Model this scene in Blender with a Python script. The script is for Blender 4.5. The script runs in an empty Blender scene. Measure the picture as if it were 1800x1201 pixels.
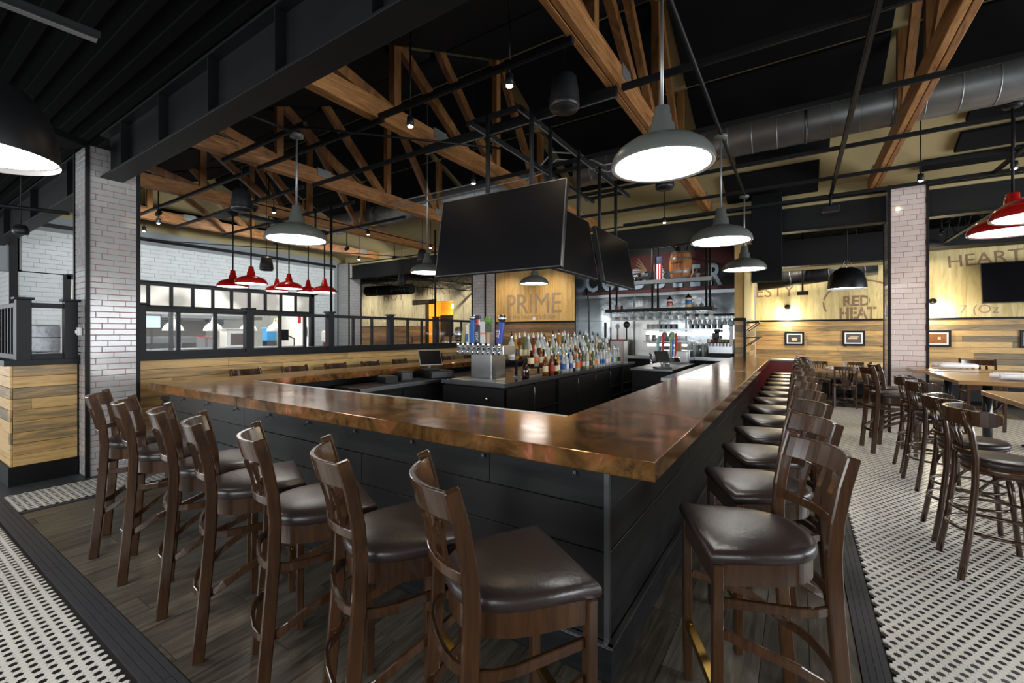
import bpy, math, random
from math import sin, cos, pi, radians as R, sqrt
from mathutils import Vector as V, Matrix as M4, Euler
S = bpy.context.scene
C = S.collection
rnd = random.Random(7)

# ------------------------------------------------------------------ camera
YAW = R(33.07)
cam = bpy.data.cameras.new('camera'); co = bpy.data.objects.new('camera', cam); C.objects.link(co)
co.location = (0, 0, 1.6); co.rotation_euler = (R(90), 0, YAW)
cam.sensor_width = 36; cam.lens = 36*771.6/1800; cam.shift_y = -(600.5-586.55)/1800; cam.clip_start = .05
S.camera = co
S.view_settings.view_transform = 'Standard'; S.view_settings.look = 'None'
S.view_settings.gamma = 1; S.view_settings.use_curve_mapping = False
S.view_settings.exposure = 0.95

# ------------------------------------------------------------------ world + daylight
w = bpy.data.worlds.new('world'); S.world = w; w.use_nodes = True
bg = w.node_tree.nodes['Background']; bg.inputs[0].default_value = (.84, .88, .92, 1); bg.inputs[1].default_value = .3

def area(name, loc, rot, sx, sy, power, col=(1, 1, 1), spread=None):
    l = bpy.data.lights.new(name, 'AREA'); l.shape = 'RECTANGLE'; l.size = sx; l.size_y = sy
    l.energy = power; l.color = col
    if spread: l.spread = spread
    o = bpy.data.objects.new(name, l); C.objects.link(o); o.location = loc; o.rotation_euler = rot
    return o
# window daylight: the street side behind the camera and the window wall on the right
area('street_daylight', (-2.5, -4.5, 1.9), (R(90), 0, 0), 9, 2.4, 210, (.94, .97, 1))
area('side_daylight', (8.5, 5.5, 1.7), (R(90), 0, R(90)), 11, 2.3, 540, (.92, .96, 1))
area('left_daylight', (-12.5, -3.0, 1.9), (R(90), 0, R(-35)), 5, 2.2, 120, (.92, .96, 1))

# ------------------------------------------------------------------ materials
def lin(c): return c/12.92 if c <= .04045 else ((c+.055)/1.055)**2.4
def rgb(r, g, b): return (lin(r/255), lin(g/255), lin(b/255), 1)
def new_mat(name):
    m = bpy.data.materials.new(name); m.use_nodes = True
    return m, m.node_tree.nodes, m.node_tree.links, m.node_tree.nodes['Principled BSDF']
def mat(name, col, rough=.5, metal=0, noise=0, nscale=8, bump=0, coat=0, rand=0, trans=0, emit=0, alpha=1, ior=None, spec=None):
    m, n, l, b = new_mat(name)
    b.inputs['Base Color'].default_value = col
    b.inputs['Roughness'].default_value = rough
    b.inputs['Metallic'].default_value = metal
    b.inputs['Coat Weight'].default_value = coat
    if coat: b.inputs['Coat Roughness'].default_value = .12
    if spec is not None: b.inputs['Specular IOR Level'].default_value = spec
    b.inputs['Transmission Weight'].default_value = trans
    if ior: b.inputs['IOR'].default_value = ior
    if emit:
        b.inputs['Emission Color'].default_value = col; b.inputs['Emission Strength'].default_value = emit
    tc = n.new('ShaderNodeTexCoord')
    nz = n.new('ShaderNodeTexNoise'); nz.inputs['Scale'].default_value = nscale; nz.inputs['Detail'].default_value = 5
    l.new(tc.outputs['Object'], nz.inputs['Vector'])
    if noise or rand:
        hsv = n.new('ShaderNodeHueSaturation'); hsv.inputs['Color'].default_value = col
        add = n.new('ShaderNodeMath'); add.operation = 'MULTIPLY_ADD'; add.inputs[1].default_value = 2*noise; add.inputs[2].default_value = 1-noise
        l.new(nz.outputs['Fac'], add.inputs[0])
        if rand:
            oi = n.new('ShaderNodeObjectInfo'); ad2 = n.new('ShaderNodeMath'); ad2.operation = 'MULTIPLY_ADD'
            ad2.inputs[1].default_value = 2*rand; l.new(oi.outputs['Random'], ad2.inputs[0])
            sb = n.new('ShaderNodeMath'); sb.operation = 'SUBTRACT'; sb.inputs[1].default_value = rand
            l.new(add.outputs[0], sb.inputs[0]); l.new(sb.outputs[0], ad2.inputs[2]); l.new(ad2.outputs[0], hsv.inputs['Value'])
        else: l.new(add.outputs[0], hsv.inputs['Value'])
        l.new(hsv.outputs[0], b.inputs['Base Color'])
    if bump:
        bp = n.new('ShaderNodeBump'); bp.inputs['Strength'].default_value = bump; bp.inputs['Distance'].default_value = .02
        l.new(nz.outputs['Fac'], bp.inputs['Height']); l.new(bp.outputs[0], b.inputs['Normal'])
    return m
def wood(name, stops, rough=.45, stretch=(1, 14, 14), scale=2.0, coat=0, bump=.15, rand=.5, knots=False, detail=6, dist=1.2, rvar=0):
    """grain runs along the axis whose stretch is 1; colour walks a ramp, each piece starting elsewhere on it"""
    m, n, l, b = new_mat(name)
    tc = n.new('ShaderNodeTexCoord'); oi = n.new('ShaderNodeObjectInfo')
    sc = n.new('ShaderNodeVectorMath'); sc.operation = 'SCALE'; sc.inputs['Scale'].default_value = 37
    l.new(oi.outputs['Random'], sc.inputs[0])
    ad = n.new('ShaderNodeVectorMath'); ad.operation = 'ADD'
    l.new(tc.outputs['Object'], ad.inputs[0]); l.new(sc.outputs[0], ad.inputs[1])
    mp = n.new('ShaderNodeMapping'); mp.inputs['Scale'].default_value = stretch; l.new(ad.outputs[0], mp.inputs[0])
    nz = n.new('ShaderNodeTexNoise'); nz.inputs['Scale'].default_value = scale; nz.inputs['Detail'].default_value = detail
    nz.inputs['Distortion'].default_value = dist; nz.inputs['Roughness'].default_value = .62; l.new(mp.outputs[0], nz.inputs['Vector'])
    mx = n.new('ShaderNodeMath'); mx.operation = 'MULTIPLY_ADD'; mx.inputs[1].default_value = rand; 
    l.new(oi.outputs['Random'], mx.inputs[0])
    s2 = n.new('ShaderNodeMath'); s2.operation = 'SUBTRACT'; s2.inputs[1].default_value = rand/2; l.new(nz.outputs['Fac'], s2.inputs[0])
    l.new(s2.outputs[0], mx.inputs[2])
    cr = n.new('ShaderNodeValToRGB'); e = cr.color_ramp.elements
    e[0].position, e[0].color = stops[0]; e[1].position, e[1].color = stops[-1]
    for p, c in stops[1:-1]:
        q = e.new(p); q.color = c
    l.new(mx.outputs[0], cr.inputs[0]); out = cr.outputs[0]
    if knots:
        vo = n.new('ShaderNodeTexVoronoi'); vo.inputs['Scale'].default_value = 1.0
        m2 = n.new('ShaderNodeMapping'); m2.inputs['Scale'].default_value = [1.6 if s == 1 else 4.0 for s in stretch]
        l.new(ad.outputs[0], m2.inputs[0]); l.new(m2.outputs[0], vo.inputs['Vector'])
        k = n.new('ShaderNodeValToRGB'); k.color_ramp.elements[0].color = (.03, .015, .008, 1); k.color_ramp.elements[0].position = .035
        k.color_ramp.elements[1].color = (1, 1, 1, 1); k.color_ramp.elements[1].position = .085
        l.new(vo.outputs['Distance'], k.inputs[0])
        mm = n.new('ShaderNodeMix'); mm.data_type = 'RGBA'; mm.blend_type = 'MULTIPLY'; mm.inputs[0].default_value = .85
        l.new(out, mm.inputs[6]); l.new(k.outputs[0], mm.inputs[7]); out = mm.outputs[2]
    l.new(out, b.inputs['Base Color'])
    b.inputs['Roughness'].default_value = rough; b.inputs['Coat Weight'].default_value = coat; b.inputs['Coat Roughness'].default_value = .15
    if bump:
        bp = n.new('ShaderNodeBump'); bp.inputs['Strength'].default_value = bump; bp.inputs['Distance'].default_value = .004
        l.new(nz.outputs['Fac'], bp.inputs['Height']); l.new(bp.outputs[0], b.inputs['Normal'])
    return m

black = mat('black_paint', rgb(20, 21, 23), .5, noise=.15, nscale=5, bump=.02, spec=.3)
black_steel = mat('black_steel', rgb(22, 23, 24), .5, .0, noise=.25, nscale=3, spec=.22)
deck_black = mat('black_deck', rgb(11, 12, 12), .85, noise=.3, nscale=2, spec=.08)
panel_black = mat('black_felt', rgb(17, 18, 20), .9, noise=.15, nscale=30, bump=.1, spec=.2)
speaker_black = mat('speaker_black', rgb(26, 28, 31), .42, noise=.1, nscale=20)
base_blue = wood('black_stained_board', [(.3, rgb(10, 11, 12)), (.55, rgb(18, 19, 21)), (.8, rgb(30, 32, 35))], .34, (1, 1, 16), 3.0, 0, .12, .25)
base_blue_y = base_blue
chair_wood = wood('walnut_stained_beech', [(.25, rgb(44, 28, 16)), (.5, rgb(58, 37, 21)), (.8, rgb(76, 49, 27))], .22, (12, 12, 1), 2.5, .5, .03, .2)
leather = mat('brown_leather', rgb(46, 37, 35), .33, noise=.2, nscale=60, bump=.06, spec=.5)
brass = mat('brass', rgb(176, 140, 70), .3, 1, noise=.2)
steel = mat('stainless', rgb(176, 180, 182), .28, 1, noise=.12, nscale=6)
steel_dark = mat('dark_stainless', rgb(120, 124, 126), .34, 1, noise=.2, nscale=3)
chrome = mat('chrome', rgb(215, 218, 220), .1, 1)
galv = mat('galvanised', rgb(150, 154, 154), .42, .75, noise=.25, nscale=5, bump=.05)
conduit = mat('grey_conduit', rgb(150, 152, 152), .4, .7, noise=.1)
shade_grey = mat('grey_green_enamel', rgb(92, 96, 92), .35, 0, noise=.1, nscale=3)
shade_red = mat('red_enamel', rgb(176, 24, 24), .16, 0, coat=.6, noise=.06)
shade_black = mat('black_enamel', rgb(16, 17, 19), .35, 0)
shade_white = mat('white_enamel', rgb(225, 225, 220), .3)
lamp_glow = mat('lit_lamp_diffuser', (1, .97, .92, 1), .5, emit=9)
lamp_glow_s = mat('lit_red_lamp_diffuser', (1, .97, .92, 1), .5, emit=6)
spot_glow = mat('lit_warm_bulb', (1, .8, .52, 1), .5, emit=140)
strip_glow = mat('lit_light_strip', (1, .96, .88, 1), .5, emit=7)
sconce_glow = mat('lit_sconce_glass', (1, .88, .66, 1), .5, emit=30)
trim_black = mat('dark_trim', rgb(15, 15, 17), .55, noise=.1, spec=.25)
frame_black = mat('black_window_frame', rgb(17, 19, 22), .5, noise=.15, spec=.25)
grout_red = mat('red_grout', rgb(162, 92, 96), .85, noise=.1)
tile_grey = mat('glazed_grey_tile', rgb(168, 168, 166), .12, coat=.3, noise=.06, nscale=14, bump=.03, rand=.05)
tile_blush = mat('glazed_blush_tile', rgb(206, 194, 190), .14, coat=.3, noise=.06, nscale=14, bump=.03, rand=.05)
tile_matt = mat('satin_white_tile', rgb(206, 212, 212), .5, noise=.05, nscale=14, rand=.03)
tile_white = mat('glazed_white_tile', rgb(200, 206, 206), .16, coat=.3, noise=.05, nscale=14, bump=.03, rand=.03)
grout_grey = mat('grey_grout', rgb(140, 146, 148), .9)
cream = mat('cream_deck_paint', rgb(168, 152, 108), .8, noise=.1, nscale=1.5)
screen = mat('tv_screen', rgb(12, 12, 16), .3, spec=.3)
tv_frame = mat('tv_bezel', rgb(120, 120, 124), .3, .8)
glass = mat('clear_glass', (1, 1, 1, 1), .02, trans=1, ior=1.12)
napkin = mat('white_napkin_cloth', rgb(236, 238, 242), .8, noise=.03, bump=.2, nscale=40)
slate = mat('slate_tile', rgb(58, 62, 64), .5, noise=.3, nscale=5, rand=.15)
floor_wood = wood('weathered_grey_plank', [(.2, rgb(46, 42, 36)), (.45, rgb(76, 70, 60)), (.62, rgb(98, 91, 78)), (.85, rgb(122, 114, 98))], .42, (9, 1, 9), 1.6, 0, .08, .22, dist=2)
strip_dark = mat('dark_edge_strip', rgb(58, 58, 62), .5, noise=.2, nscale=40, rand=.04)
hex_white = mat('ivory_mosaic', rgb(236, 233, 224), .3, noise=.12, nscale=2.5)
hex_black = mat('black_mosaic', rgb(30, 30, 32), .3, noise=.2, nscale=4)
hex_grout = mat('mosaic_grout', rgb(62, 60, 58), .9)
pine = [(.12, rgb(100, 88, 68)), (.34, rgb(132, 114, 84)), (.46, rgb(172, 138, 86)), (.58, rgb(196, 158, 100)), (.74, rgb(210, 174, 114)), (.92, rgb(150, 134, 106))]
plank_x = wood('reclaimed_pine_x', pine, .5, (1, 10, 12), 1.7, 0, .25, .5, True)
plank_y = wood('reclaimed_pine_y', pine, .5, (10, 1, 12), 1.7, 0, .25, .42, True)
plank_dim = wood('weathered_pine', [(.2, rgb(96, 74, 54)), (.5, rgb(140, 106, 72)), (.8, rgb(178, 140, 92))], .5, (1, 10, 12), 1.7, 0, .2, .5, True)
timber_y = wood('truss_timber_y', [(.25, rgb(98, 64, 34)), (.5, rgb(156, 106, 58)), (.75, rgb(188, 138, 80))], .55, (7, 1, 9), 2.2, 0, .2, .15, dist=2)
timber_z = wood('truss_timber_web', [(.25, rgb(84, 54, 28)), (.5, rgb(134, 90, 48)), (.75, rgb(166, 118, 66))], .5, (9, 5, 1), 1.5, 0, .2, .2, dist=1)
ply = wood('weathered_plywood', [(.2, rgb(160, 138, 88)), (.42, rgb(204, 184, 126)), (.6, rgb(220, 204, 150)), (.8, rgb(232, 220, 178))], .7, (6, 6, .7), 1.4, 0, .1, .12, dist=1)
ply_grey = wood('grey_weathered_plywood', [(.25, rgb(120, 108, 88)), (.4, rgb(190, 180, 148)), (.6, rgb(216, 206, 170)), (.8, rgb(222, 196, 136))], .75, (5, 5, .8), 2.0, 0, .15, .1, dist=1.5)
ply_gold = wood('golden_plywood', [(.2, rgb(150, 112, 60)), (.42, rgb(200, 156, 90)), (.6, rgb(214, 176, 112)), (.8, rgb(196, 170, 130))], .7, (6, 6, .7), 1.6, 0, .1, .12, dist=1)
table_top = wood('oak_table_top', [(.25, rgb(112, 80, 50)), (.5, rgb(156, 116, 72)), (.75, rgb(184, 142, 92))], .24, (1, 9, 9), 1.8, .5, .03, .2)
barrel_wood = wood('barrel_oak', [(.25, rgb(150, 88, 42)), (.5, rgb(190, 120, 62)), (.8, rgb(210, 146, 84))], .45, (9, 9, 1), 2, .2, .1, .25)
ink = mat('brown_stencil_paint', rgb(146, 116, 88), .85, noise=.35, nscale=9)
ink_dim = mat('faded_stencil_paint', rgb(156, 134, 110), .85, noise=.3, nscale=9)
sign_blue = mat('pale_blue_letter_paint', rgb(170, 190, 206), .7, noise=.35, nscale=9)
sign_red = mat('dark_red_sign_paint', rgb(78, 26, 22), .7, noise=.4, nscale=3)
white_paint = mat('white_paint', rgb(226, 226, 222), .5)
paper = mat('paper', rgb(235, 235, 230), .8)
kitchen_wall = mat('kitchen_tile_wall', rgb(196, 200, 196), .3, noise=.1, nscale=9)
def frosted_mat():  # opaque panes; patchy kitchen backlight is put into their emission
    m, n, l, b = new_mat('lit_frosted_glass'); b.inputs['Base Color'].default_value = (.25, .24, .21, 1); b.inputs['Roughness'].default_value = .35
    b.inputs['Emission Color'].default_value = (1, .95, .84, 1)
    ob = n.new('ShaderNodeTexCoord'); nz = n.new('ShaderNodeTexNoise'); nz.inputs['Scale'].default_value = 1.3; nz.inputs['Detail'].default_value = 1; l.new(ob.outputs['Object'], nz.inputs['Vector'])
    mr = n.new('ShaderNodeMapRange'); mr.inputs[1].default_value = .38; mr.inputs[2].default_value = .62; mr.inputs[3].default_value = .14; mr.inputs[4].default_value = .62
    l.new(nz.outputs['Fac'], mr.inputs[0]); l.new(mr.outputs[0], b.inputs['Emission Strength']); return m
frosted = frosted_mat()
red_enamel = mat('red_cabinet_paint', rgb(110, 22, 20), .4, noise=.15)

# copper sheet: brown patina with pinker bare streaks
def copper_mat():
    m, n, l, b = new_mat('patinated_copper')
    tc = n.new('ShaderNodeTexCoord')
    a = n.new('ShaderNodeTexNoise'); a.inputs['Scale'].default_value = 4.5; a.inputs['Detail'].default_value = 9; a.inputs['Roughness'].default_value = .7; a.inputs['Distortion'].default_value = .8
    l.new(tc.outputs['Object'], a.inputs['Vector'])
    cr = n.new('ShaderNodeValToRGB'); e = cr.color_ramp.elements
    e[0].position = .36; e[0].color = rgb(78, 52, 28); e[1].position = .68; e[1].color = rgb(222, 146, 114)
    q = e.new(.47); q.color = rgb(124, 88, 46); q = e.new(.55); q.color = rgb(150, 104, 56); q = e.new(.6); q.color = rgb(170, 104, 66)
    l.new(a.outputs['Fac'], cr.inputs[0]); l.new(cr.outputs[0], b.inputs['Base Color'])
    b.inputs['Metallic'].default_value = .6
    c = n.new('ShaderNodeTexNoise'); c.inputs['Scale'].default_value = 9; c.inputs['Detail'].default_value = 6
    l.new(tc.outputs['Object'], c.inputs['Vector'])
    mr = n.new('ShaderNodeMapRange'); mr.inputs[3].default_value = .08; mr.inputs[4].default_value = .24
    l.new(c.outputs['Fac'], mr.inputs[0]); l.new(mr.outputs[0], b.inputs['Roughness'])
    return m
copper = copper_mat()

# ------------------------------------------------------------------ mesh helpers
class MB:
    def __init__(s): s.v = []; s.f = []; s.sm = []; s.mi = []; s.T = None; s.m = 0
    def _add(s, vs, fs, smooth=False):
        o = len(s.v)
        if s.T is not None: vs = [tuple(s.T @ V(p)) for p in vs]
        s.v += [tuple(p) for p in vs]
        for f in fs: s.f.append(tuple(i+o for i in f)); s.sm.append(smooth); s.mi.append(s.m)
        return s
    def box(s, c, d, rot=None):
        x, y, z = [k/2 for k in d]
        p = [V((i*x, j*y, k*z)) for i in (-1, 1) for j in (-1, 1) for k in (-1, 1)]
        if rot is not None:
            e = Euler(rot).to_matrix(); p = [e @ q for q in p]
        return s._add([q+V(c) for q in p], [(0, 1, 3, 2), (4, 6, 7, 5), (0, 4, 5, 1), (2, 3, 7, 6), (0, 2, 6, 4), (1, 5, 7, 3)])
    def b2(s, a, b): return s.box([(i+j)/2 for i, j in zip(a, b)], [abs(j-i) for i, j in zip(a, b)])
    def loft(s, rings, cap=True, smooth=True, closed=False):
        n = len(rings[0]); vs = [p for r in rings for p in r]; fs = []
        k = len(rings)
        for i in range(k if closed else k-1):
            for j in range(n):
                a = i*n+j; b = i*n+(j+1) % n; c = ((i+1) % k)*n+(j+1) % n; d = ((i+1) % k)*n+j
                fs.append((a, b, c, d))
        s._add(vs, fs, smooth)
        if cap and not closed:
            o = len(s.v)-len(vs)
            s.f.append(tuple(o+j for j in reversed(range(n)))); s.sm.append(False); s.mi.append(s.m)
            s.f.append(tuple(o+(k-1)*n+j for j in range(n))); s.sm.append(False); s.mi.append(s.m)
        return s
    def lathe(s, prof, n=20, c=(0, 0, 0), cap=False, smooth=True):
        r = [[(c[0]+q*cos(2*pi*j/n), c[1]+q*sin(2*pi*j/n), c[2]+z) for j in range(n)] for q, z in prof]
        return s.loft(r, cap, smooth)
    def cyl(s, a, b, r, r2=None, n=10, smooth=True): return s.sweep([a, b], r, r2 if r2 else r, n=n)
    def sweep(s, path, r=None, r2=None, sec=None, up=(0, 0, 1), n=8, closed=False, taper=None):
        """tube (r) or rectangular bar (sec=(side, up)) along a path"""
        P = [V(p) for p in path]; rings = []; k = len(P)
        for i, p in enumerate(P):
            if closed: t = P[(i+1) % k]-P[i-1]
            else: t = P[min(i+1, k-1)]-P[max(i-1, 0)]
            t.normalize(); u = V(up)
            if abs(t.dot(u)) > .98: u = V((0, 1, 0)) if abs(t.y) < .9 else V((1, 0, 0))
            sd = t.cross(u).normalized(); uu = sd.cross(t).normalized()
            f = i/(k-1) if k > 1 else 0; tp = 1 if taper is None else 1+(taper-1)*f
            if sec:
                a, b = sec[0]/2*tp, sec[1]/2*tp
                rings.append([p+sd*x*a+uu*y*b for x, y in ((-1, -1), (1, -1), (1, 1), (-1, 1))])
            else:
                rr = r+(r2-r)*f if r2 else r
                rings.append([p+sd*rr*cos(2*pi*j/n)+uu*rr*sin(2*pi*j/n) for j in range(n)])
        return s.loft(rings, True, sec is None, closed)
    def prism(s, poly, z0, z1):
        n = len(poly); vs = [(x, y, z0) for x, y in poly]+[(x, y, z1) for x, y in poly]
        return s._add(vs, [tuple(reversed(range(n))), tuple(range(n, 2*n))]+[(j, (j+1) % n, n+(j+1) % n, n+j) for j in range(n)])
    def mesh(s, name, mats):
        me = bpy.data.meshes.new(name); me.from_pydata(s.v, [], s.f)
        me.polygons.foreach_set('use_smooth', s.sm)
        for q in (mats if isinstance(mats, (list, tuple)) else [mats]): me.materials.append(q)
        if max(s.mi, default=0): me.polygons.foreach_set('material_index', s.mi)
        me.update(); return me
    def build(s, name, mats, parent=None, bevel=0, loc=None, rotz=0, seg=2):
        o = bpy.data.objects.new(name, s.mesh(name, mats)); C.objects.link(o)
        if parent: o.parent = parent
        if loc: o.location = loc
        if rotz: o.rotation_euler = (0, 0, rotz)
        if bevel:
            b = o.modifiers.new('bevel', 'BEVEL'); b.width = bevel; b.segments = seg; b.limit_method = 'ANGLE'; b.angle_limit = R(50)
            b.harden_normals = False
        return o
def obj(name, me, parent=None, loc=(0, 0, 0), rot=(0, 0, 0)):
    o = bpy.data.objects.new(name, me); C.objects.link(o); o.parent = parent; o.location = loc; o.rotation_euler = rot
    return o
def thing(name, label, cat, loc=(0, 0, 0), rotz=0, group=None):
    o = bpy.data.objects.new(name, None); C.objects.link(o); o.location = loc; o.rotation_euler = (0, 0, rotz)
    o.empty_display_size = .1
    return tag(o, label, cat, group)
def tag(o, label, cat, group=None):
    o['label'] = label; o['category'] = cat
    if group: o['group'] = group
    return o
def struct(o): o['kind'] = 'structure'; return o
def stuff(o): o['kind'] = 'stuff'; return o
KIDS = {}
def kids(o): return [c for c in C.objects if c.parent == o]
def dup(root, loc, rotz=0, label=None, group=None):
    if root.name not in KIDS: KIDS[root.name] = [(c, kids(c)) for c in kids(root)]
    r = root.copy(); C.objects.link(r); r.location = loc; r.rotation_euler = (0, 0, rotz)
    if label: r['label'] = label
    if group: r['group'] = group
    for ch, sub in KIDS[root.name]:
        c = ch.copy(); C.objects.link(c); c.parent = r
        for g in sub:
            d = g.copy(); C.objects.link(d); d.parent = c
    return r
def text(name, body, size, m, loc, rot, parent=None, ext=.003, align='LEFT', space=1, sx=1, bold=0):
    cu = bpy.data.curves.new(name, 'FONT'); cu.body = body; cu.size = size; cu.extrude = ext; cu.align_x = align
    cu.space_character = space; cu.offset = bold; cu.resolution_u = 3
    t = bpy.data.objects.new(name, cu); C.objects.link(t)
    dg = bpy.context.evaluated_depsgraph_get(); me = bpy.data.meshes.new_from_object(t.evaluated_get(dg))
    C.objects.unlink(t); bpy.data.objects.remove(t)
    me.materials.clear(); me.materials.append(m)
    o = obj(name, me, parent, loc, rot); o.scale = (sx, 1, 1)
    return o
def unit_box(mname, m, d):
    return MB().box((0, 0, 0), d).mesh(mname, m)
def bevel_tile(name, m, L, H, T, axis):
    """a tile with a chamfered front; lies in the plane normal to axis ('x+','x-','y-'), front sticking out"""
    b = .003
    a = [(-L/2, 0, -H/2), (L/2, 0, -H/2), (L/2, 0, H/2), (-L/2, 0, H/2)]
    f = [(-L/2, -T+.002, -H/2), (L/2, -T+.002, -H/2), (L/2, -T+.002, H/2), (-L/2, -T+.002, H/2)]
    g = [(-L/2+b, -T, -H/2+b), (L/2-b, -T, -H/2+b), (L/2-b, -T, H/2-b), (-L/2+b, -T, H/2-b)]
    mb = MB(); rz = {'y-': 0, 'x+': pi/2, 'x-': -pi/2}[axis]; mb.T = M4.Rotation(rz, 4, 'Z')
    mb._add(a+f+g, [(0, 1, 5, 4), (1, 2, 6, 5), (2, 3, 7, 6), (3, 0, 4, 7), (4, 5, 9, 8), (5, 6, 10, 9), (6, 7, 11, 10), (7, 4, 8, 11), (8, 9, 10, 11)])
    return mb
def tile_face(parent, axis, fix, a0, a1, z0, z1, L, H, m, limit=300, offs=(0, .5, .25, .75), pname='tile', zvis=None):
    """running bond of tiles over one vertical face; whole tiles are objects that share a mesh, the rest one stuff mesh"""
    full = {}; g = .005; st = MB(); cnt = 0; row = 0; z = z0
    allm = []
    while z+H <= z1+.01:
        x = a0-L*offs[row % len(offs)]
        while x < a1-.01:
            l0, l1 = max(x, a0), min(x+L, a1)
            if l1-l0 > .02: allm.append(((l0+l1)/2, z+H/2, round(l1-l0, 3)))
            x += L
        z += H; row += 1
    if zvis: allm.sort(key=lambda t: abs(t[1]-zvis))
    for (c, zz, ln) in allm:
        loc = (c, fix, zz) if axis == 'y-' else (fix, c, zz)
        if cnt < limit:
            k = (axis, ln, H, m.name)
            if k not in TM: TM[k] = bevel_tile(pname, m, ln-g, H-g, .006, axis).mesh(pname, m)
            obj(pname, TM[k], parent, loc); cnt += 1
        else:
            t = bevel_tile(pname, m, ln-g, H-g, .006, axis)
            st._add([(q[0]+loc[0], q[1]+loc[1], q[2]+loc[2]) for q in t.v], t.f)
    if st.v: stuff(st.build('tile_field', m, parent))
TM = {}

# ------------------------------------------------------------------ floor
fl = struct(MB().b2((-22, -6, -.12), (9, 17, -.012)).build('floor', hex_grout))
def hexes(name, inside, x0, x1, y0, y1, parent, limit=0):
    """1 1/4 inch hexagon mosaic, every second tile of every second row black"""
    P = .0297; Q = .0257; g = .001; rr = (P/2-g)/cos(R(30))
    cw = [(rr*sin(k*pi/3), rr*cos(k*pi/3)) for k in range(6)]
    wv, wf, wm = [], [], []; near = []
    j0, j1 = int(y0/Q)-1, int(y1/Q)+1; i0, i1 = int(x0/P)-1, int(x1/P)+1
    for j in range(j0, j1):
        for i in range(i0, i1):
            x = i*P+(j % 2)*P/2; y = j*Q
            if not (x0+P/2 <= x <= x1-P/2 and y0+Q/2 <= y <= y1-Q/2) or not inside(x, y): continue
            blk = (j % 2 == 0) and ((i+(j//2)) % 2 == 0)
            near.append((x*x+y*y, x, y, blk))
    near.sort()
    for k, (d, x, y, blk) in enumerate(near):
        if k < limit:
            key = 'hex%d' % blk
            if key not in TM:
                TM[key] = MB()._add([(a, b, -.012) for a, b in cw]+[(a, b, 0) for a, b in cw],
                    [(6, 11, 10, 9, 8, 7)]+[(q, 6+q, 6+(q+1) % 6, (q+1) % 6) for q in range(6)]).mesh('mosaic_tile', hex_black if blk else hex_white)
            obj('mosaic_tile', TM[key], parent, (x, y, 0)); continue
        o = len(wv); wv += [(x+a, y+b, 0) for a, b in cw]; wf.append((o+5, o+4, o+3, o+2, o+1, o)); wm.append(1 if blk else 0)
        if d < 16:
            wv += [(x+a, y+b, -.012) for a, b in cw]
            for q in range(6): wf.append((o+6+q, o+q, o+(q+1) % 6, o+6+(q+1) % 6)); wm.append(1 if blk else 0)
    me = bpy.data.meshes.new(name); me.from_pydata(wv, [], wf); me.materials.append(hex_white); me.materials.append(hex_black)
    me.polygons.foreach_set('material_index', wm); me.update()
    o = obj(name, me, parent); stuff(o)
hexes('mosaic_field', lambda x, y: x < .9+.32*y, .368, 5.2, .9, 11.95, fl, 150)
hexes('mosaic_field', lambda x, y: x < -1.9+.9*(.75-y)*0 and y > -.6, -6.6, -1.2, -.7, .752, fl, 150)
hexes('mosaic_field', lambda x, y: True, -6.52, -5.84, .86, 10.5, fl)
# dark edge strips around the bar zone
for k in range(4):
    y = .757+k*.0315
    for i in range(9):
        obj('edge_strip', TM.setdefault('es_x', unit_box('edge_strip', strip_dark, (.897, .0295, .014))), fl, (.25-.3-.9*i-.45+.3, y+.0145, -.006))
    x = .252+k*.0285
    for i in range(13):
        obj('edge_strip', TM.setdefault('es_y', unit_box('edge_strip', strip_dark, (.0267, .897, .014))), fl, (x+.0133, .76+.9*i+.45, -.006))
for i in range(14):
    for x in (-5.815, -6.545): obj('edge_strip', TM.setdefault('es_b', unit_box('edge_strip', strip_dark, (.045, .77, .014))), fl, (x, .88+.78*i+.39, -.006))
pm = unit_box('floor_plank', floor_wood, (.197, 1.197, .02))
pc = 0
for i in range(31):
    x = .248-.1-.2*i
    off = (i*.43) % 1.2
    for j in range(-1, 10):
        y = .884+off+1.2*j
        y0, y1 = max(y, .884), min(y+1.2, 11.9)
        if y1-y0 < .005 or y0 > (2.2 if x < -.95 else 12): continue
        L = round(y1-y0, 3); k = ('fp', L)
        if k not in TM: TM[k] = unit_box('floor_plank', floor_wood, (.197, max(L-.003, .003), .02))
        if x > -5.79: obj('floor_plank', TM[k], fl, (x, (y0+y1)/2, -.011))
for i in range(10):          # plank floor under the back tables
    for j in range(5):
        k = ('fpb',); TM.setdefault(k, unit_box('floor_plank', floor_wood, (1.197, .397, .02)))
        obj('floor_plank', TM[k], fl, (-1.4+1.2*i*.6, 12.16+.4*j, -.011)) if i % 1 == 0 and i < 8 and (i % 2 == 0) else None
k = unit_box('slate_tile', slate, (.597, .297, .02))
for i in range(4):
    for j in range(38):
        obj('slate_tile', k, fl, (-6.57-.3-.6*i-(j % 2)*.0, .3*j-.55, -.011))
stuff(MB().b2((-19, -6, -.03), (-8.97, 17, -.004)).build('slate_field', slate, fl))
stuff(MB().b2((-8.97, 10.9, -.03), (9, 17, -.003)).build('plank_field', floor_wood, fl)) if False else None

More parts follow.
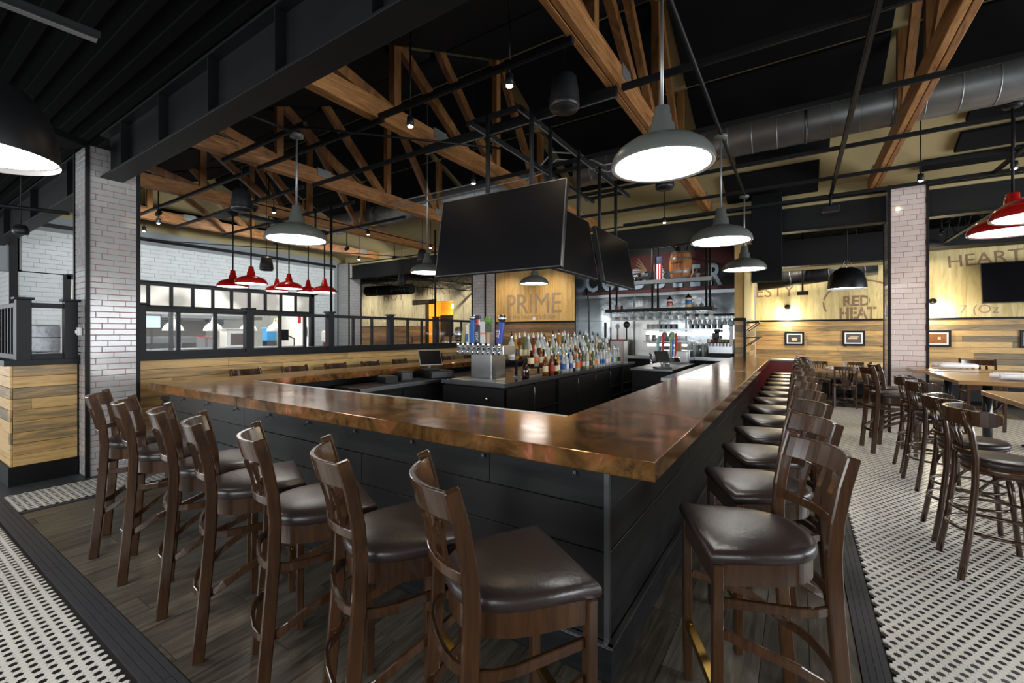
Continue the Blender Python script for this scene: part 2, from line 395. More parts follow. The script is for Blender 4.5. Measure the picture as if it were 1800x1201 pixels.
# ------------------------------------------------------------------ roof, ceilings, beams, trusses
ROOFK = 1.75/4.0
def roofz(y): return 4.15+(9.6-y)*ROOFK if y > 5.6 else 5.9-(5.6-y)*ROOFK
ce = struct(MB()._add([(-13.6, 1.82, roofz(1.82)), (9, 1.82, roofz(1.82)), (9, 5.6, 5.9), (-13.6, 5.6, 5.9), (9, 9.8, roofz(9.8)), (-13.6, 9.8, roofz(9.8)),
     (-13.6, 1.82, roofz(1.82)+.1), (9, 1.82, roofz(1.82)+.1), (9, 5.6, 6.0), (-13.6, 5.6, 6.0), (9, 9.8, roofz(9.8)+.1), (-13.6, 9.8, roofz(9.8)+.1)],
     [(0, 1, 2, 3), (3, 2, 4, 5), (9, 8, 7, 6), (11, 10, 8, 9), (0, 3, 9, 6), (3, 5, 11, 9), (1, 7, 8, 2), (2, 8, 10, 4), (0, 6, 7, 1), (5, 4, 10, 11)]).build('ceiling', cream))
TX = [-11.35, -8.9, -6.42, -3.94, -1.49, 1.05, 3.55, 6.05]
def roof_panel(x0, x1, y0, y1, parent=ce):
    ym = (y0+y1)/2; a = math.atan(ROOFK)*(-1 if ym > 5.6 else 1)
    L = (y1-y0)/cos(a)
    o = MB().box((0, 0, 0), (x1-x0, L, .06)).build('acoustic_panel', panel_black, parent, .008, seg=1)
    o.location = ((x0+x1)/2, ym, roofz(ym)-.05); o.rotation_euler = (a, 0, 0)
xs = [-13.5]+TX+[8.5]
for i in range(len(xs)-1):
    a, b = xs[i]+.1, xs[i+1]-.1
    for y0, y1 in ((1.75, 2.95), (3.0, 4.25), (4.3, 5.55), (5.65, 6.9)): roof_panel(a, b, y0, y1)
    roof_panel(a, b, 6.95, 8.05) if i > 0 else roof_panel(a, b, 6.95, 7.4)
roof_panel(-3.8, -1.65, 8.12, 8.5); roof_panel(-.9, .42, 8.12, 8.62); roof_panel(-1.15, .3, 8.8, 9.5)
roof_panel(1.95, 3.4, 8.1, 8.55); roof_panel(1.95, 3.4, 8.75, 9.1); roof_panel(1.62, 3.4, 9.2, 9.4)
roof_panel(-6.2, -4.1, 8.1, 8.5)
# low corrugated deck in front of and behind the pitched bay
def low_deck(name, y0, y1, z, x0=-19, x1=9):
    m = MB(); m.b2((x0, y0, z+.12), (x1, y1, z+.2)); y = y0; 
    o = struct(m.build(name, deck_black))
    r = MB(); 
    while y < y1:
        r.b2((x0, y, z+.095), (x1, y+.08, z+.125)); y += .2
    stuff(r.build('deck_ribs', deck_black, o)); return o
low_deck('ceiling_front', -6, 1.82, 3.87, -22); low_deck('ceiling_back', 9.75, 17, 4.06, -22)
struct(MB().b2((-19, 1.4, 4.1), (-13.5, 9.9, 4.25)).build('ceiling_left', deck_black))
for nm, x in (('wall_gable_left', -13.5), ('wall_gable_right', 8.9)):
    struct(MB()._add([(x, 1.8, 3.9), (x, 9.8, 3.9), (x, 9.8, roofz(9.8)+.05), (x, 5.6, 5.95), (x, 1.8, roofz(1.8)+.05), (x+.1, 1.8, 3.9), (x+.1, 9.8, 3.9), (x+.1, 9.8, roofz(9.8)+.05), (x+.1, 5.6, 5.95), (x+.1, 1.8, roofz(1.8)+.05)],
        [(4, 3, 2, 1, 0), (5, 6, 7, 8, 9), (0, 1, 6, 5), (1, 2, 7, 6), (2, 3, 8, 7), (3, 4, 9, 8), (4, 0, 5, 9)]).build(nm, cream))
tag(MB().b2((-13.399, 3.4, 4.62), (-13.34, 7.8, 4.74)).build('gable_panel', panel_black), 'dark felt panel high on the cream gable wall at left', 'panel')
def ibeam(label, y, z0, z1, x0, x1, w=.19, stiff=()):
    t = thing('steel_beam', label, 'beam', (0, 0, 0))
    MB().b2((x0, y-.012, z0), (x1, y+.012, z1)).build('web', black_steel, t)
    MB().b2((x0, y-w/2, z0), (x1, y+w/2, z0+.022)).build('flange', black_steel, t, .003)
    MB().b2((x0, y-w/2, z1-.022), (x1, y+w/2, z1)).build('flange', black_steel, t, .003)
    for x in stiff: MB().b2((x-.006, y-w/2+.01, z0+.02), (x+.006, y+w/2-.01, z1-.02)).build('stiffener', black_steel, t)
    return t
ibeam('black steel I-beam running off the top of the white tiled column on the left', 1.72, 3.36, 3.86, -6.63, 8, .2, (-6.0, -5.0, -4.0, -3.0, -2.0, -1, .5, 2, 4))
ibeam('black steel I-beam passing behind the right tiled column under the cream ceiling', 9.55, 3.45, 3.97, -7.0, 8, .2)
ibeam('black steel I-beam continuing left behind the black dome pendant', 1.72, 3.36, 3.86, -18, -7.1, .2, (-8, -10, -12))
ibeam('black steel beam left of the far grey tiled column, above the sign HOT', 9.55, 3.45, 3.97, -13.3, -7.45, .2)
tag(MB().b2((-7.0, 1.9, 3.35), (-6.9, 2.0, 3.4)).build('beam_bracket', black_steel), 'small black bracket on the back edge of the left tiled column', 'bracket')
# bar joists in the low areas
def joist(label, p0, p1, z0, z1, grp=None):
    t = thing('bar_joist', label, 'joist', (0, 0, 0), 0, grp)
    a, b = V((*p0, 0)), V((*p1, 0)); L = (b-a).length; d = (b-a)/L
    for z in (z0, z1): MB().sweep([a+V((0, 0, z)), b+V((0, 0, z))], sec=(.06, .03)).build('chord', black_steel, t)
    m = MB(); k = int(L/.35); 
    for i in range(k):
        q0 = a+d*(i*L/k)+V((0, 0, z0 if i % 2 else z1)); q1 = a+d*((i+1)*L/k)+V((0, 0, z1 if i % 2 else z0))
        m.sweep([q0, q1], .011, n=5)
    m.build('web_rod', black_steel, t)
for i, y in enumerate((-2.2, -.9, .4)): joist('black open web joist under the dark front deck, %s toward the steel beam' % ('furthest', 'middle', 'nearest')[i], (-17, y), (8, y), 3.5, 3.86, 'joists under the front deck')
ORD6 = ('first', 'second', 'third', 'fourth', 'fifth', 'sixth')
for i, x in enumerate((-11.5, -9.6, -4.2, -2.4, 2.7, 4.6)): joist('black open web joist behind the rear beam, %s from the left' % ORD6[i], (x, 9.8), (x, 12.2 if -5 < x < -2 else 13.2), 3.6, 4.02, 'joists under the rear deck')
for x in (-12.6, -10.4): joist('black joist crossing above the far left dining corner, %s one' % ('left' if x < -12 else 'right'), (x, 9.8), (x+1.4, 14.2), 3.35, 3.6, 'crossing joists far left')
# big dark duct/beam lines at upper left
tag(MB().sweep([(-9.2, -1.0, 3.42), (-5.6, 1.1, 3.42)], sec=(.5, .06)).build('ceiling_baffle', deck_black), 'wide dark baffle hanging above the left black pendant', 'baffle')
tag(MB().sweep([(-7.4, 0.1, 2.95), (-6.85, 1.42, 2.95)], .022, n=8).build('conduit_pipe', black_steel), 'thin black pipe ending at the left side of the white tiled column', 'pipe')
t = thing('light_track', 'grey double rail track at the upper left corner of the ceiling', 'track')
MB().sweep([(-3.55, -.35, 3.33), (-3.45, .83, 3.33)], sec=(.045, .03)).build('rail', conduit, t)
MB().sweep([(-3.49, -.35, 3.33), (-3.39, .83, 3.33)], sec=(.03, .03)).build('rail', black_steel, t)

# trusses
def truss(x, label):
    t = thing('roof_truss', label, 'truss', (x, 0, 0), 0, None)
    for s in (-1, 1):
        MB().b2((s*.034-.031, 1.8, 3.98), (s*.034+.031, 9.62, 4.2)).build('bottom_chord', timber_y, t, .006, seg=1)
    top = lambda y: roofz(y)-.13
    nodes = [3.55, 5.6, 7.0]
    for y in nodes: MB().b2((-.045, y-.05, 4.15), (.045, y+.05, top(y)+.1)).build('web_post', timber_z, t)
    for y0, y1 in ((3.6, 2.3), (4.9, 3.6), (5.5, 4.3), (6.9, 5.7), (6.95, 8.3)):
        MB().sweep([(.0, y0, 4.14), (.0, y1, top(y1)+.1)], sec=(.08, .12)).build('web_brace', timber_z, t)
    for y in (4.25, 6.95, 8.9): MB().b2((-.075, y-.12, 4.1), (.075, y+.12, 4.22)).build('gusset_plate', galv, t)
    return t
lab = ['furthest left timber truss, over the white tiled kitchen wall', 'timber truss over the row of red pendants', 'timber truss beside the left tiled column',
       'timber truss passing above the big front television', 'timber truss left of the large grey pendant', 'timber truss ending beside the right tiled column',
       'timber truss right of the right tiled column', 'timber truss at the far right beyond the red pendants']
for x, l in zip(TX, lab): truss(x, 'honey brown '+l)

# struts and conduits under the chords
def strut(p0, p1, label, d=.042, double=False, grp=None):
    t = thing('steel_strut', label, 'strut', (0, 0, 0), 0, grp)
    MB().sweep([p0, p1], sec=(d, d)).build('channel', black_steel, t)
    if double:
        q0, q1 = V(p0)-V((0, 0, d)), V(p1)-V((0, 0, d)); MB().sweep([q0, q1], sec=(d, d*.9)).build('channel', black_steel, t)
    m = MB(); a, b = V(p0), V(p1); dd = (b-a).normalized(); off = V((0, 0, -d*(1.5 if double else .5)-.001))
    m.sweep([a+off, b+off], sec=(.012, .006)).build('slot_lip', conduit if double else black, t)
    return t
G = 'black strut channels under the trusses'
strut((-3.78, 3.19, 3.94), (-1.5, 3.19, 3.94), 'black strut channel across the trusses above the front television, nearest one', .05)
strut((-3.95, 4.06, 3.94), (-1.45, 4.06, 3.94), 'double black strut channel carrying the television frame', .05, True)
strut((-1.4, 4.07, 3.94), (3.6, 4.1, 3.94), 'black strut channel right of the large grey pendant stem', .05)
strut((-6.5, 2.84, 3.94), (-4.6, 2.84, 3.94), 'short black strut channel left of the front left grey pendant', .045)
strut((-6.4, 3.25, 3.94), (-3.8, 3.25, 3.94), 'black strut channel just behind the front left grey pendant canopy', .045)
strut((-6.4, 4.09, 3.94), (-3.9, 4.09, 3.94), 'black strut channel over the left arm of the bar', .045)
for y in (3.24, 4.04, 5.0, 6.2): strut((-11.4, y, 3.94), (-6.6, y, 3.94), 'black strut channel over the red pendants, %s from the front beam' % {3.24: 'first', 4.04: 'second', 5.0: 'third', 6.2: 'fourth'}[y], .045, False, G)
for y in (5.43, 6.88, 8.15): strut((-4.2, y, 3.94), (3.7, y, 3.94), 'black strut channel over the right bar arm, %s of three toward the rear' % {5.43: 'nearest', 6.88: 'middle', 8.15: 'furthest'}[y], .045, False, G+' right')
strut((-3.1, 9.1, 3.9), (4, 9.0, 3.9), 'black round pipe just in front of the rear beam', .05)
strut((.47, 2.2, 3.9), (.46, 9.0, 3.9), 'black channel running away between the two right hand trusses', .045)
strut((2.35, 4.2, 3.9), (2.35, 9.0, 3.9), 'double channel at the far right above the red pendants', .045)
tag(MB().sweep([(-.73, 2.3, 3.87), (-.73, 8.4, 3.87)], .02, n=8).build('conduit_pipe', black_steel), 'grey pipe carrying the grey pendants over the right arm of the bar', 'pipe')
tag(MB().sweep([(-6.6, 3.3, 3.87), (-4.6, 2.75, 3.87), (-2.9, 4.6, 3.87)][1:], .014, n=8).build('conduit_pipe', black_steel), 'thin slanting pipe from the front left pendant canopy', 'pipe')
tag(MB().sweep([(-4.75, 2.2, 3.86), (-4.75, 2.84, 3.86)], .016, n=8).build('conduit_pipe', black_steel), 'short pipe feeding the front left pendant', 'pipe')
for dy, dz in ((0, 0), (.12, -.06)):
    P = [(-6.3, 5.55+dy, 4.0+dz), (-3.4, 5.55+dy, 4.0+dz), (-3.1, 5.5+dy, 4.0+dz), (-2.9, 5.5+dy, 4.16+dz), (-2.6, 5.7+dy, 4.14+dz), (-2.3, 5.9+dy, 3.98+dz), (-1.7, 5.95+dy, 3.98+dz)]
    tag(MB().sweep(P, .014, n=8).build('conduit_pipe', conduit), ('upper' if dz == 0 else 'lower')+' of the two pale conduits bending behind the television frame', 'conduit')
tag(MB().sweep([(-12.9, 3.9, 3.86), (-7.9, 3.95, 3.86), (-7.8, 8.9, 3.86)][1:], .012, n=6).build('track_rail', black), 'thin black light track running over the left arm of the bar', 'track')
tag(MB().sweep([(-13.2, 4.0, 3.86), (-9.6, 9.3, 3.86)], .012, n=6).build('track_rail', black), 'thin black light track in front of the white tiled wall', 'track')
# spiral ducts
def duct(label, p0, p1, r, m=galv, ribs=.3):
    t = thing('spiral_duct', label, 'duct')
    MB().sweep([p0, p1], r, n=28).build('duct_pipe', m, t)
    a, b = V(p0), V(p1); L = (b-a).length; k = int(L/ribs); rb = MB()
    for i in range(1, k):
        c = a+(b-a)*i/k; d = (b-a).normalized()*.006; rb.sweep([c-d, c+d], r+.004, n=28)
    stuff(rb.build('seam_ribs', m, t))
    hb = MB()
    for f in (.3, .62, .9):
        c = a+(b-a)*f; hb.sweep([c-(b-a).normalized()*.015, c+(b-a).normalized()*.015], r+.01, n=28)
    hb.build('hanger_band', steel_dark, t)
    return t
duct('large grey spiral duct above the trusses on the right', (-3.3, 7.25, 4.48), (8, 7.25, 4.48), .25)
duct('grey spiral duct above the trusses over the left arm of the bar', (-10.5, 7.25, 4.48), (-3.9, 7.25, 4.48), .25)
duct('black round duct under the rear deck left of the pendant RED HEAT', (-.9, 13.3, 2.95), (1.55, 13.3, 3.2), .22, black_steel)
dd = duct('black round duct behind the grey column at the sign HOT', (-15, 12.0, 3.35), (-12.7, 12.3, 3.35), .2, black_steel)
for x in (-14.6, -13.1): MB().cyl((x, 12.15, 3.5), (x, 12.15, 4.158), .012).build('hanger_rod', black_steel, dd)
tag(MB().b2((1.9, 13.3, 3.52), (4.3, 13.9, 3.95)).build('box_duct', black_steel, None, .02), 'black box duct above the word HEARTY on the right wall', 'duct')
tag(MB().b2((-.72, 9.2, 2.55), (-.24, 9.4, 4.15)).build('hanging_panel', panel_black, None, .01), 'tall dark felt panel hanging in front of the rear beam', 'panel')
# soffits behind the rear beam
struct(MB().b2((-1.0, 12.0, 3.15), (1.75, 12.3, 3.75)).build('trim_1', trim_black))
struct(MB().b2((-1.0, 12.35, 3.1), (1.75, 12.45, 3.16)).build('trim_2', cream))
struct(MB().b2((-5.3, 11.45, 2.72), (-1.25, 11.55, 2.84)).build('trim_3', trim_black)) if False else None
struct(MB().b2((-13.0, 9.5, 3.9), (8, 9.62, 4.25)).build('trim_4', cream))

# ------------------------------------------------------------------ walls
def boards(parent, axis, fix, a0, a1, z0, z1, h, lens, m, t=.02, seed=1, pname='plank', sgn=-1, gap=.004):
    """horizontal boards as separate pieces; axis 'y': wall plane y=fix, boards along x; 'x': plane x=fix"""
    r = random.Random(seed); z = z0; row = 0
    while z < z1-.02:
        zz = min(z+h, z1); x = a0-r.uniform(0, lens*.8)
        while x < a1-.02:
            L = r.choice((lens*.7, lens, lens*1.3)); l0, l1 = max(x, a0), min(x+L, a1); x += L
            if l1-l0 < .05: continue
            dd = r.uniform(0, .004)
            d = (l1-l0-gap*.6, t, zz-z-gap) if axis == 'y' else (t, l1-l0-gap*.6, zz-z-gap)
            b = MB().box((0, 0, 0), d).build(pname, m, parent, .002, seg=1)
            b.location = ((l0+l1)/2, fix+sgn*(t/2+dd), (z+zz)/2) if axis == 'y' else (fix+sgn*(t/2+dd), (l0+l1)/2, (z+zz)/2)
        z += h; row += 1
def ply_boards(parent, axis, fix, a0, a1, z0, z1, wd, m, t=.012, sgn=-1, seed=3):
    r = random.Random(seed); x = a0
    while x < a1-.02:
        l1 = min(x+wd*r.choice((.8, 1, 1.2)), a1)
        d = (l1-x-.003, t, z1-z0) if axis == 'y' else (t, l1-x-.003, z1-z0)
        b = MB().box((0, 0, 0), d).build('board', m, parent)
        b.location = ((x+l1)/2, fix+sgn*t/2, (z0+z1)/2) if axis == 'y' else (fix+sgn*t/2, (x+l1)/2, (z0+z1)/2)
        x = l1
# back right wall y = 14.3
wr = struct(MB().b2((-1.0, 14.3, 0), (9, 14.5, 4.2)).build('wall_back', trim_black))
boards(wr, 'y', 14.3, -1.0, 5.6, .24, 1.93, .13, 1.9, plank_x, seed=5)
ply_boards(wr, 'y', 14.3, -1.0, 5.8, 1.97, 4.0, .31, ply, seed=5)
struct(MB().b2((-1.0, 14.25, 1.93), (6, 14.3, 1.975)).build('trim_5', trim_black))
struct(MB().b2((-1.0, 14.22, 0), (6, 14.3, .24)).build('baseboard_back', trim_black))
RX = (R(90), 0, 0)
text('lettering', 'ZESTY', .43, ink, (-1.3, 14.284, 2.63), RX, wr, .002, space=1.02)
text('lettering', 'RED', .36, ink, (.98, 14.284, 2.32), RX, wr, .002, bold=.012, sx=.84)
text('lettering', 'HEAT', .41, ink, (.9, 14.284, 1.99), RX, wr, .002, bold=.012, sx=.74)
text('lettering', 'HEARTY', .4, ink, (2.95, 14.284, 3.15), RX, wr, .002, space=1.0).rotation_euler = (R(90), R(-3), 0)
text('lettering', '7 (Oz', .28, ink_dim, (3.15, 14.284, 2.07), RX, wr, .001)
st_ = MB()
for x in (1.13, 1.33, 1.5): st_.b2((x-.008, 14.278, 2.3), (x+.008, 14.283, 2.6))
for x in (1.02, 1.2, 1.4, 1.58): st_.b2((x-.008, 14.278, 1.99), (x+.008, 14.283, 2.29))
st_.build('stencil_bridge', ply, wr)
cr = MB()
for a0, a1 in ((95, 128), (133, 172), (176, 205), (20, 86)):
    P = [(1.35+.78*cos(R(a)), 14.284, 2.4+.56*sin(R(a))) for a in range(a0, a1+1, 3)]
    cr.sweep(P, sec=(.003, .05), up=(0, 1, 0)) if False else cr.sweep(P, sec=(.04, .004), up=(0, 1, 0))
cr.build('stencil_ring', ink, wr)
# side wall of the pillar and the pillar
wp = struct(MB().b2((-1.24, 11.52, 0), (-1.05, 14.3, 4.1)).build('wall_pillar', trim_black))
boards(wp, 'y', 11.52, -1.25, -1.06, .1, 1.9, .13, 2, plank_x, seed=8)
boards(wp, 'x', -1.05, 11.5, 14.28, .24, 1.9, .13, 1.6, plank_y, seed=9, sgn=1)
ply_boards(wp, 'y', 11.52, -1.25, -1.06, 1.97, 4.0, .2, ply_gold)
ply_boards(wp, 'x', -1.05, 11.5, 14.28, 1.97, 4.0, .35, ply, sgn=1)
struct(MB().b2((-1.27, 11.47, 1.9), (-1.0, 14.3, 1.96)).build('trim_6', trim_black))
struct(MB().b2((-1.06, 11.46, .1), (-1.01, 11.52, 1.92)).build('trim_7', trim_black))
# PRIME wall y = 11.5
wq = struct(MB().b2((-8.6, 11.5, 0), (-5.32, 11.7, 4.1)).build('wall_left_back', trim_black))
boards(wq, 'y', 11.5, -8.6, -5.34, .2, 1.92, .13, 1.9, plank_dim, seed=11)
ply_boards(wq, 'y', 11.5, -8.6, -5.34, 1.96, 4.0, .26, ply_gold, seed=11)
struct(MB().b2((-8.6, 11.45, 1.92), (-5.33, 11.5, 1.97)).build('trim_8', trim_black))
text('lettering', 'PRIME', .86, ink_dim, (-7.72, 11.484, 2.22), RX, wq, .002, space=.98, sx=.88)
text('lettering', 'in the finest tradition', .2, ink_dim, (-7.65, 11.484, 2.05), RX, wq, .001)
tag(MB().b2((-6.72, 11.46, 2.0), (-6.63, 11.485, 2.09)).build('wall_plate', white_paint, None, .004), 'small white wall plate on the rail under the word PRIME', 'plate')
# far left back wall y = 14.3 with alcove
wf = struct(MB().b2((-22, 14.3, 0), (-13.9, 14.5, 4.1)).b2((-12.3, 14.3, 0), (-8.0, 14.5, 4.1)).b2((-13.9, 14.3, 3.0), (-12.3, 14.5, 4.1)).build('wall_far_left', trim_black))
ply_boards(wf, 'y', 14.3, -21.5, -13.92, 1.95, 4.05, .3, ply_grey, seed=13)
boards(wf, 'y', 14.3, -21.5, -13.92, .2, 1.92, .13, 2.2, plank_dim, seed=14)
ply_boards(wf, 'y', 14.3, -13.92, -12.28, 3.0, 4.05, .3, ply_grey, seed=15)
ply_boards(wf, 'y', 14.3, -12.28, -8.0, .2, 4.05, .3, ply_grey, seed=16)
ochre = mat('ochre_wall', rgb(214, 160, 60), .7, noise=.1)
struct(MB().b2((-14.2, 15.3, 0), (-12.0, 15.4, 3.3)).b2((-12.3, 14.5, 0), (-12.2, 15.3, 3.3)).b2((-14.0, 14.5, 0), (-13.9, 15.3, 3.3)).b2((-14, 14.5, 3.2), (-12.2, 15.4, 3.3)).build('wall_alcove', ochre))
text('lettering', 'HOT', .62, ink_dim, (-16.7, 14.284, 3.15), RX, wf, .002, space=1.15)
text('lettering', 'SMOKY', .6, ink_dim, (-14.5, 14.284, 3.3), RX, wf, .002, space=1.15)
t = thing('glazed_door', 'dark door with glazed panel below the ochre alcove', 'door', (0, 0, 0))
MB().b2((-13.85, 15.2, 0), (-12.35, 15.28, 2.45)).build('door_panel', trim_black, t, .01); MB().b2((-13.5, 15.17, .9), (-12.9, 15.2, 2.2)).build('door_glass', screen, t)
t = thing('wall_lamp', 'small lit glass lamp in the ochre alcove', 'lamp', (-12.55, 14.62, 2.78))
MB().cyl((0.27, .0, .12), (0, 0, .12), .03).build('arm', black, t); MB().lathe([(.02, .12), (.09, .08), (.1, -.06), (.02, -.1)], 14).build('lamp_glass', mat('lit_alcove_lamp', (1, .8, .5, 1), .5, emit=18), t)
l = bpy.data.lights.new('alcove_light', 'POINT'); l.energy = 30; l.color = (1, .8, .5); l.shadow_soft_size = .08
o = bpy.data.objects.new('alcove_light', l); C.objects.link(o); o.parent = t; o.location = (-.2, .1, -.2)
# kitchen tile wall x = -13.3 with the pass window
KX = -13.3
wk = struct(MB().b2((KX-.2, 1.5, 2.86), (KX, 9.4, 4.1)).b2((KX-.2, 8.44, 0), (KX, 9.4, 2.86)).b2((KX-.2, 2.0, 0), (KX, 2.74, 2.9)).b2((KX-.2, 2.7, 0), (KX, 8.5, 1.1)).build('wall_left', grout_grey))
tile_face(wk, 'x+', KX, 2.05, 9.28, 2.88, 3.84, .34, .098, tile_matt, 220)
tile_face(wk, 'x+', KX, 8.5, 9.28, 1.2, 2.86, .34, .098, tile_matt, 40)
tile_face(wk, 'x+', KX, 2.0, 2.66, 1.2, 2.86, .34, .098, tile_matt, 30)
wk2 = struct(MB().b2((-19, 1.9, 0), (-13.3, 2.02, 4.1)).build('wall_left_return', grout_grey))
tile_face(wk2, 'y-', 1.9, -16.2, -13.35, 1.6, 3.8, .34, .098, tile_grey, 60)
struct(MB().b2((KX-.02, 1.88, 0), (KX+.05, 1.99, 4.05)).build('trim_9', trim_black))
struct(MB().b2((KX-.02, 2.0, 3.85), (KX+.05, 9.3, 3.93)).build('trim_10', trim_black))
# pass window: transom panes of frosted glass, lower opening
wn = struct(MB().b2((KX-.06, 2.7, 2.78), (KX+.06, 8.5, 2.87)).b2((KX-.08, 2.7, 2.86), (KX+.1, 8.6, 2.89)).b2((KX-.05, 2.7, 2.2), (KX+.05, 8.5, 2.3)).b2((KX-.06, 2.66, 1.1), (KX+.06, 2.76, 2.87))
    .b2((KX-.06, 8.38, 1.1), (KX+.06, 8.5, 2.87)).b2((KX-.2, 2.7, 1.08), (KX+.14, 8.5, 1.14)).build('window_1', frame_black))
ym = [2.76, 3.2, 3.66, 4.13, 4.6, 5.07, 5.54, 6.01, 6.48, 6.94, 7.41, 7.88, 8.38]
for a, b in zip(ym, ym[1:]):
    MB().b2((KX-.02, a+.03, 2.3), (KX-.005, b-.03, 2.78)).build('pane', frosted, wn)
    MB().b2((KX-.05, b-.035, 2.28), (KX+.05, b+.035, 2.8)).build('mullion', frame_black, wn)
for y in (4.6, 6.48): MB().b2((KX-.05, y-.035, 1.1), (KX+.05, y+.035, 2.25)).build('mullion', frame_black, wn)
# ------------------------------------------------------------------ kitchen behind the window
struct(MB().b2((-18.2, 2.0, 0), (-18.0, 12, 4.05)).build('wall_kitchen', kitchen_wall))
struct(MB().b2((-18, 9.6, 0), (-13.5, 9.75, 4.05)).build('wall_kitchen_right', white_paint))
struct(MB().b2((-18.1, 2.0, 3.2), (-13.5, 9.8, 3.3)).build('ceiling_kitchen', white_paint))
for i, (x, y) in enumerate(((-15.4, 3.6), (-15.4, 5.6), (-15.4, 7.8))):
    t = thing('ceiling_light', 'square kitchen ceiling light behind the frosted panes, '+('leftmost', 'middle', 'rightmost')[i], 'light', (x, y, 3.16))
    MB().box((0, 0, .01), (.66, .66, .04)).build('frame', white_paint, t); MB().box((0, 0, -.015), (.6, .6, .02)).build('diffuser', mat('lit_kitchen_panel', (1, .97, .9, 1), .5, emit=4), t)
for i, y in enumerate((5.1, 6.1, 7.1, 7.95)):
    t = thing('heat_lamp', 'white enamel dome heat lamp in the kitchen pass, '+('first', 'second', 'third', 'fourth')[i]+' from the left', 'lamp', (-14.6, y, 1.68), 0, 'white heat lamps in the pass')
    MB().lathe([(.25, 0), (.24, .06), (.2, .14), (.13, .21), (.06, .25), (.055, .3), (.04, .34)], 22).build('shade', shade_white, t)
    MB().lathe([(.045, .33), (.03, .4), (.012, .42)], 12).build('socket', steel, t)
    MB().cyl((0, 0, .41), (0, 0, 1.5), .007).build('cord', white_paint, t); MB().lathe([(.0, .04), (.07, .05), (.05, .12), (0, .14)], 10).build('bulb', strip_glow, t)
def simple(name, label, cat, parts, loc=(0, 0, 0), rotz=0, group=None, bev=.004):
    t = thing(name, label, cat, loc, rotz, group)
    for pn, a, b, m in parts: MB().b2(a, b).build(pn, m, t, bev, seg=1)
    return t
simple('kitchen_monitor', 'blue lit order screen at the left end of the pass', 'screen', [('bezel', (-.03, -.2, 0), (.03, .2, .36), black), ('screen', (.03, -.17, .03), (.036, .17, .33), mat('lit_blue_screen', rgb(170, 200, 220), .4, emit=.6)), ('stand', (-.02, -.02, -.52), (.0, .02, 0), black)], (-13.75, 4.35, 1.72))
simple('kitchen_hood', 'long stainless exhaust hood at the back of the kitchen', 'hood', [('canopy', (-.9, 0, 0), (.3, 5.4, .5), steel), ('lip', (.3, 0, 0), (.33, 5.4, .12), steel_dark)], (-17, 3.2, 2.1))
simple('kitchen_oven', 'dark oven range under the hood, left part', 'oven', [('body', (-.6, 0, -.5), (.3, 2.2, 1.0), steel_dark), ('oven_door', (.3, .2, .2), (.32, 1.0, .8), black), ('oven_door', (.3, 1.2, .2), (.32, 2.0, .8), black), ('backguard', (-.6, 0, 1.0), (-.5, 2.2, 1.55), mat('sooty_steel', rgb(70, 66, 58), .5, .5))], (-16.8, 4.8, .5))
simple('prep_counter', 'stainless pass counter running behind the window', 'counter', [('worktop', (-.7, 0, 0), (0, 5.6, .04), steel), ('shelf_front', (-.65, .1, -.9), (-.6, 5.5, 0), steel_dark)], (KX-.25, 2.8, 1.16))
simple('toaster_oven', 'pale boxy countertop oven in the middle of the pass', 'oven', [('body', (-.25, -.3, 0), (.2, .3, .5), white_paint), ('door', (.2, -.2, .05), (.215, .2, .4), mat('brown_glass', rgb(70, 52, 44), .3)), ('lid', (-.28, -.33, .5), (.24, .33, .54), steel)], (-14.4, 6.6, 1.2))
simple('spice_rack', 'dark spice rack with jars beside the pale oven', 'rack', [('frame', (-.06, -.08, 0), (.06, .08, .4), black), ('jar_row', (.06, -.06, .1), (.07, .06, .16), shade_red), ('jar_row', (.06, -.06, .24), (.07, .06, .3), paper)], (-14.3, 7.0, 1.2))
simple('container_stack', 'stack of clear containers with red lids at the pass', 'containers', [('container', (-.08, -.2, 0), (.08, -.04, .3), conduit), ('container', (-.08, .02, 0), (.08, .18, .26), conduit), ('lid', (-.09, -.21, .3), (.09, -.03, .33), shade_red), ('lid', (-.09, .01, .26), (.09, .19, .29), shade_red)], (-14.1, 5.7, 1.2))
simple('sheet_pan_rack', 'grey speaker like box on the kitchen wall between the heat lamps', 'box', [('body', (0, -.25, 0), (.3, .25, .35), mat('dark_grey_plastic', rgb(74, 78, 84), .5)), ('divider', (.3, -.01, 0), (.31, .01, .35), steel)], (-18.0, 7.5, 1.9))
simple('blue_bin', 'blue plastic bin right of the fourth post', 'bin', [('tub', (0, 0, 0), (.3, .34, .42), mat('blue_plastic', rgb(70, 150, 210), .5)), ('rim', (-.02, -.02, .42), (.32, .36, .45), mat('blue_rim', rgb(110, 180, 225), .5)), ('stand', (0, 0, -1.35), (.3, .34, 0), steel_dark)], (-15.5, 8.0, 1.35))
simple('yellow_board', 'narrow yellow board beside the blue bin', 'board', [('panel', (0, 0, 0), (.03, .1, .95), mat('yellow_plastic', rgb(226, 208, 130), .6)), ('foot', (0, 0, -1.2), (.06, .1, 0), steel)], (-15.4, 8.42, 1.2))
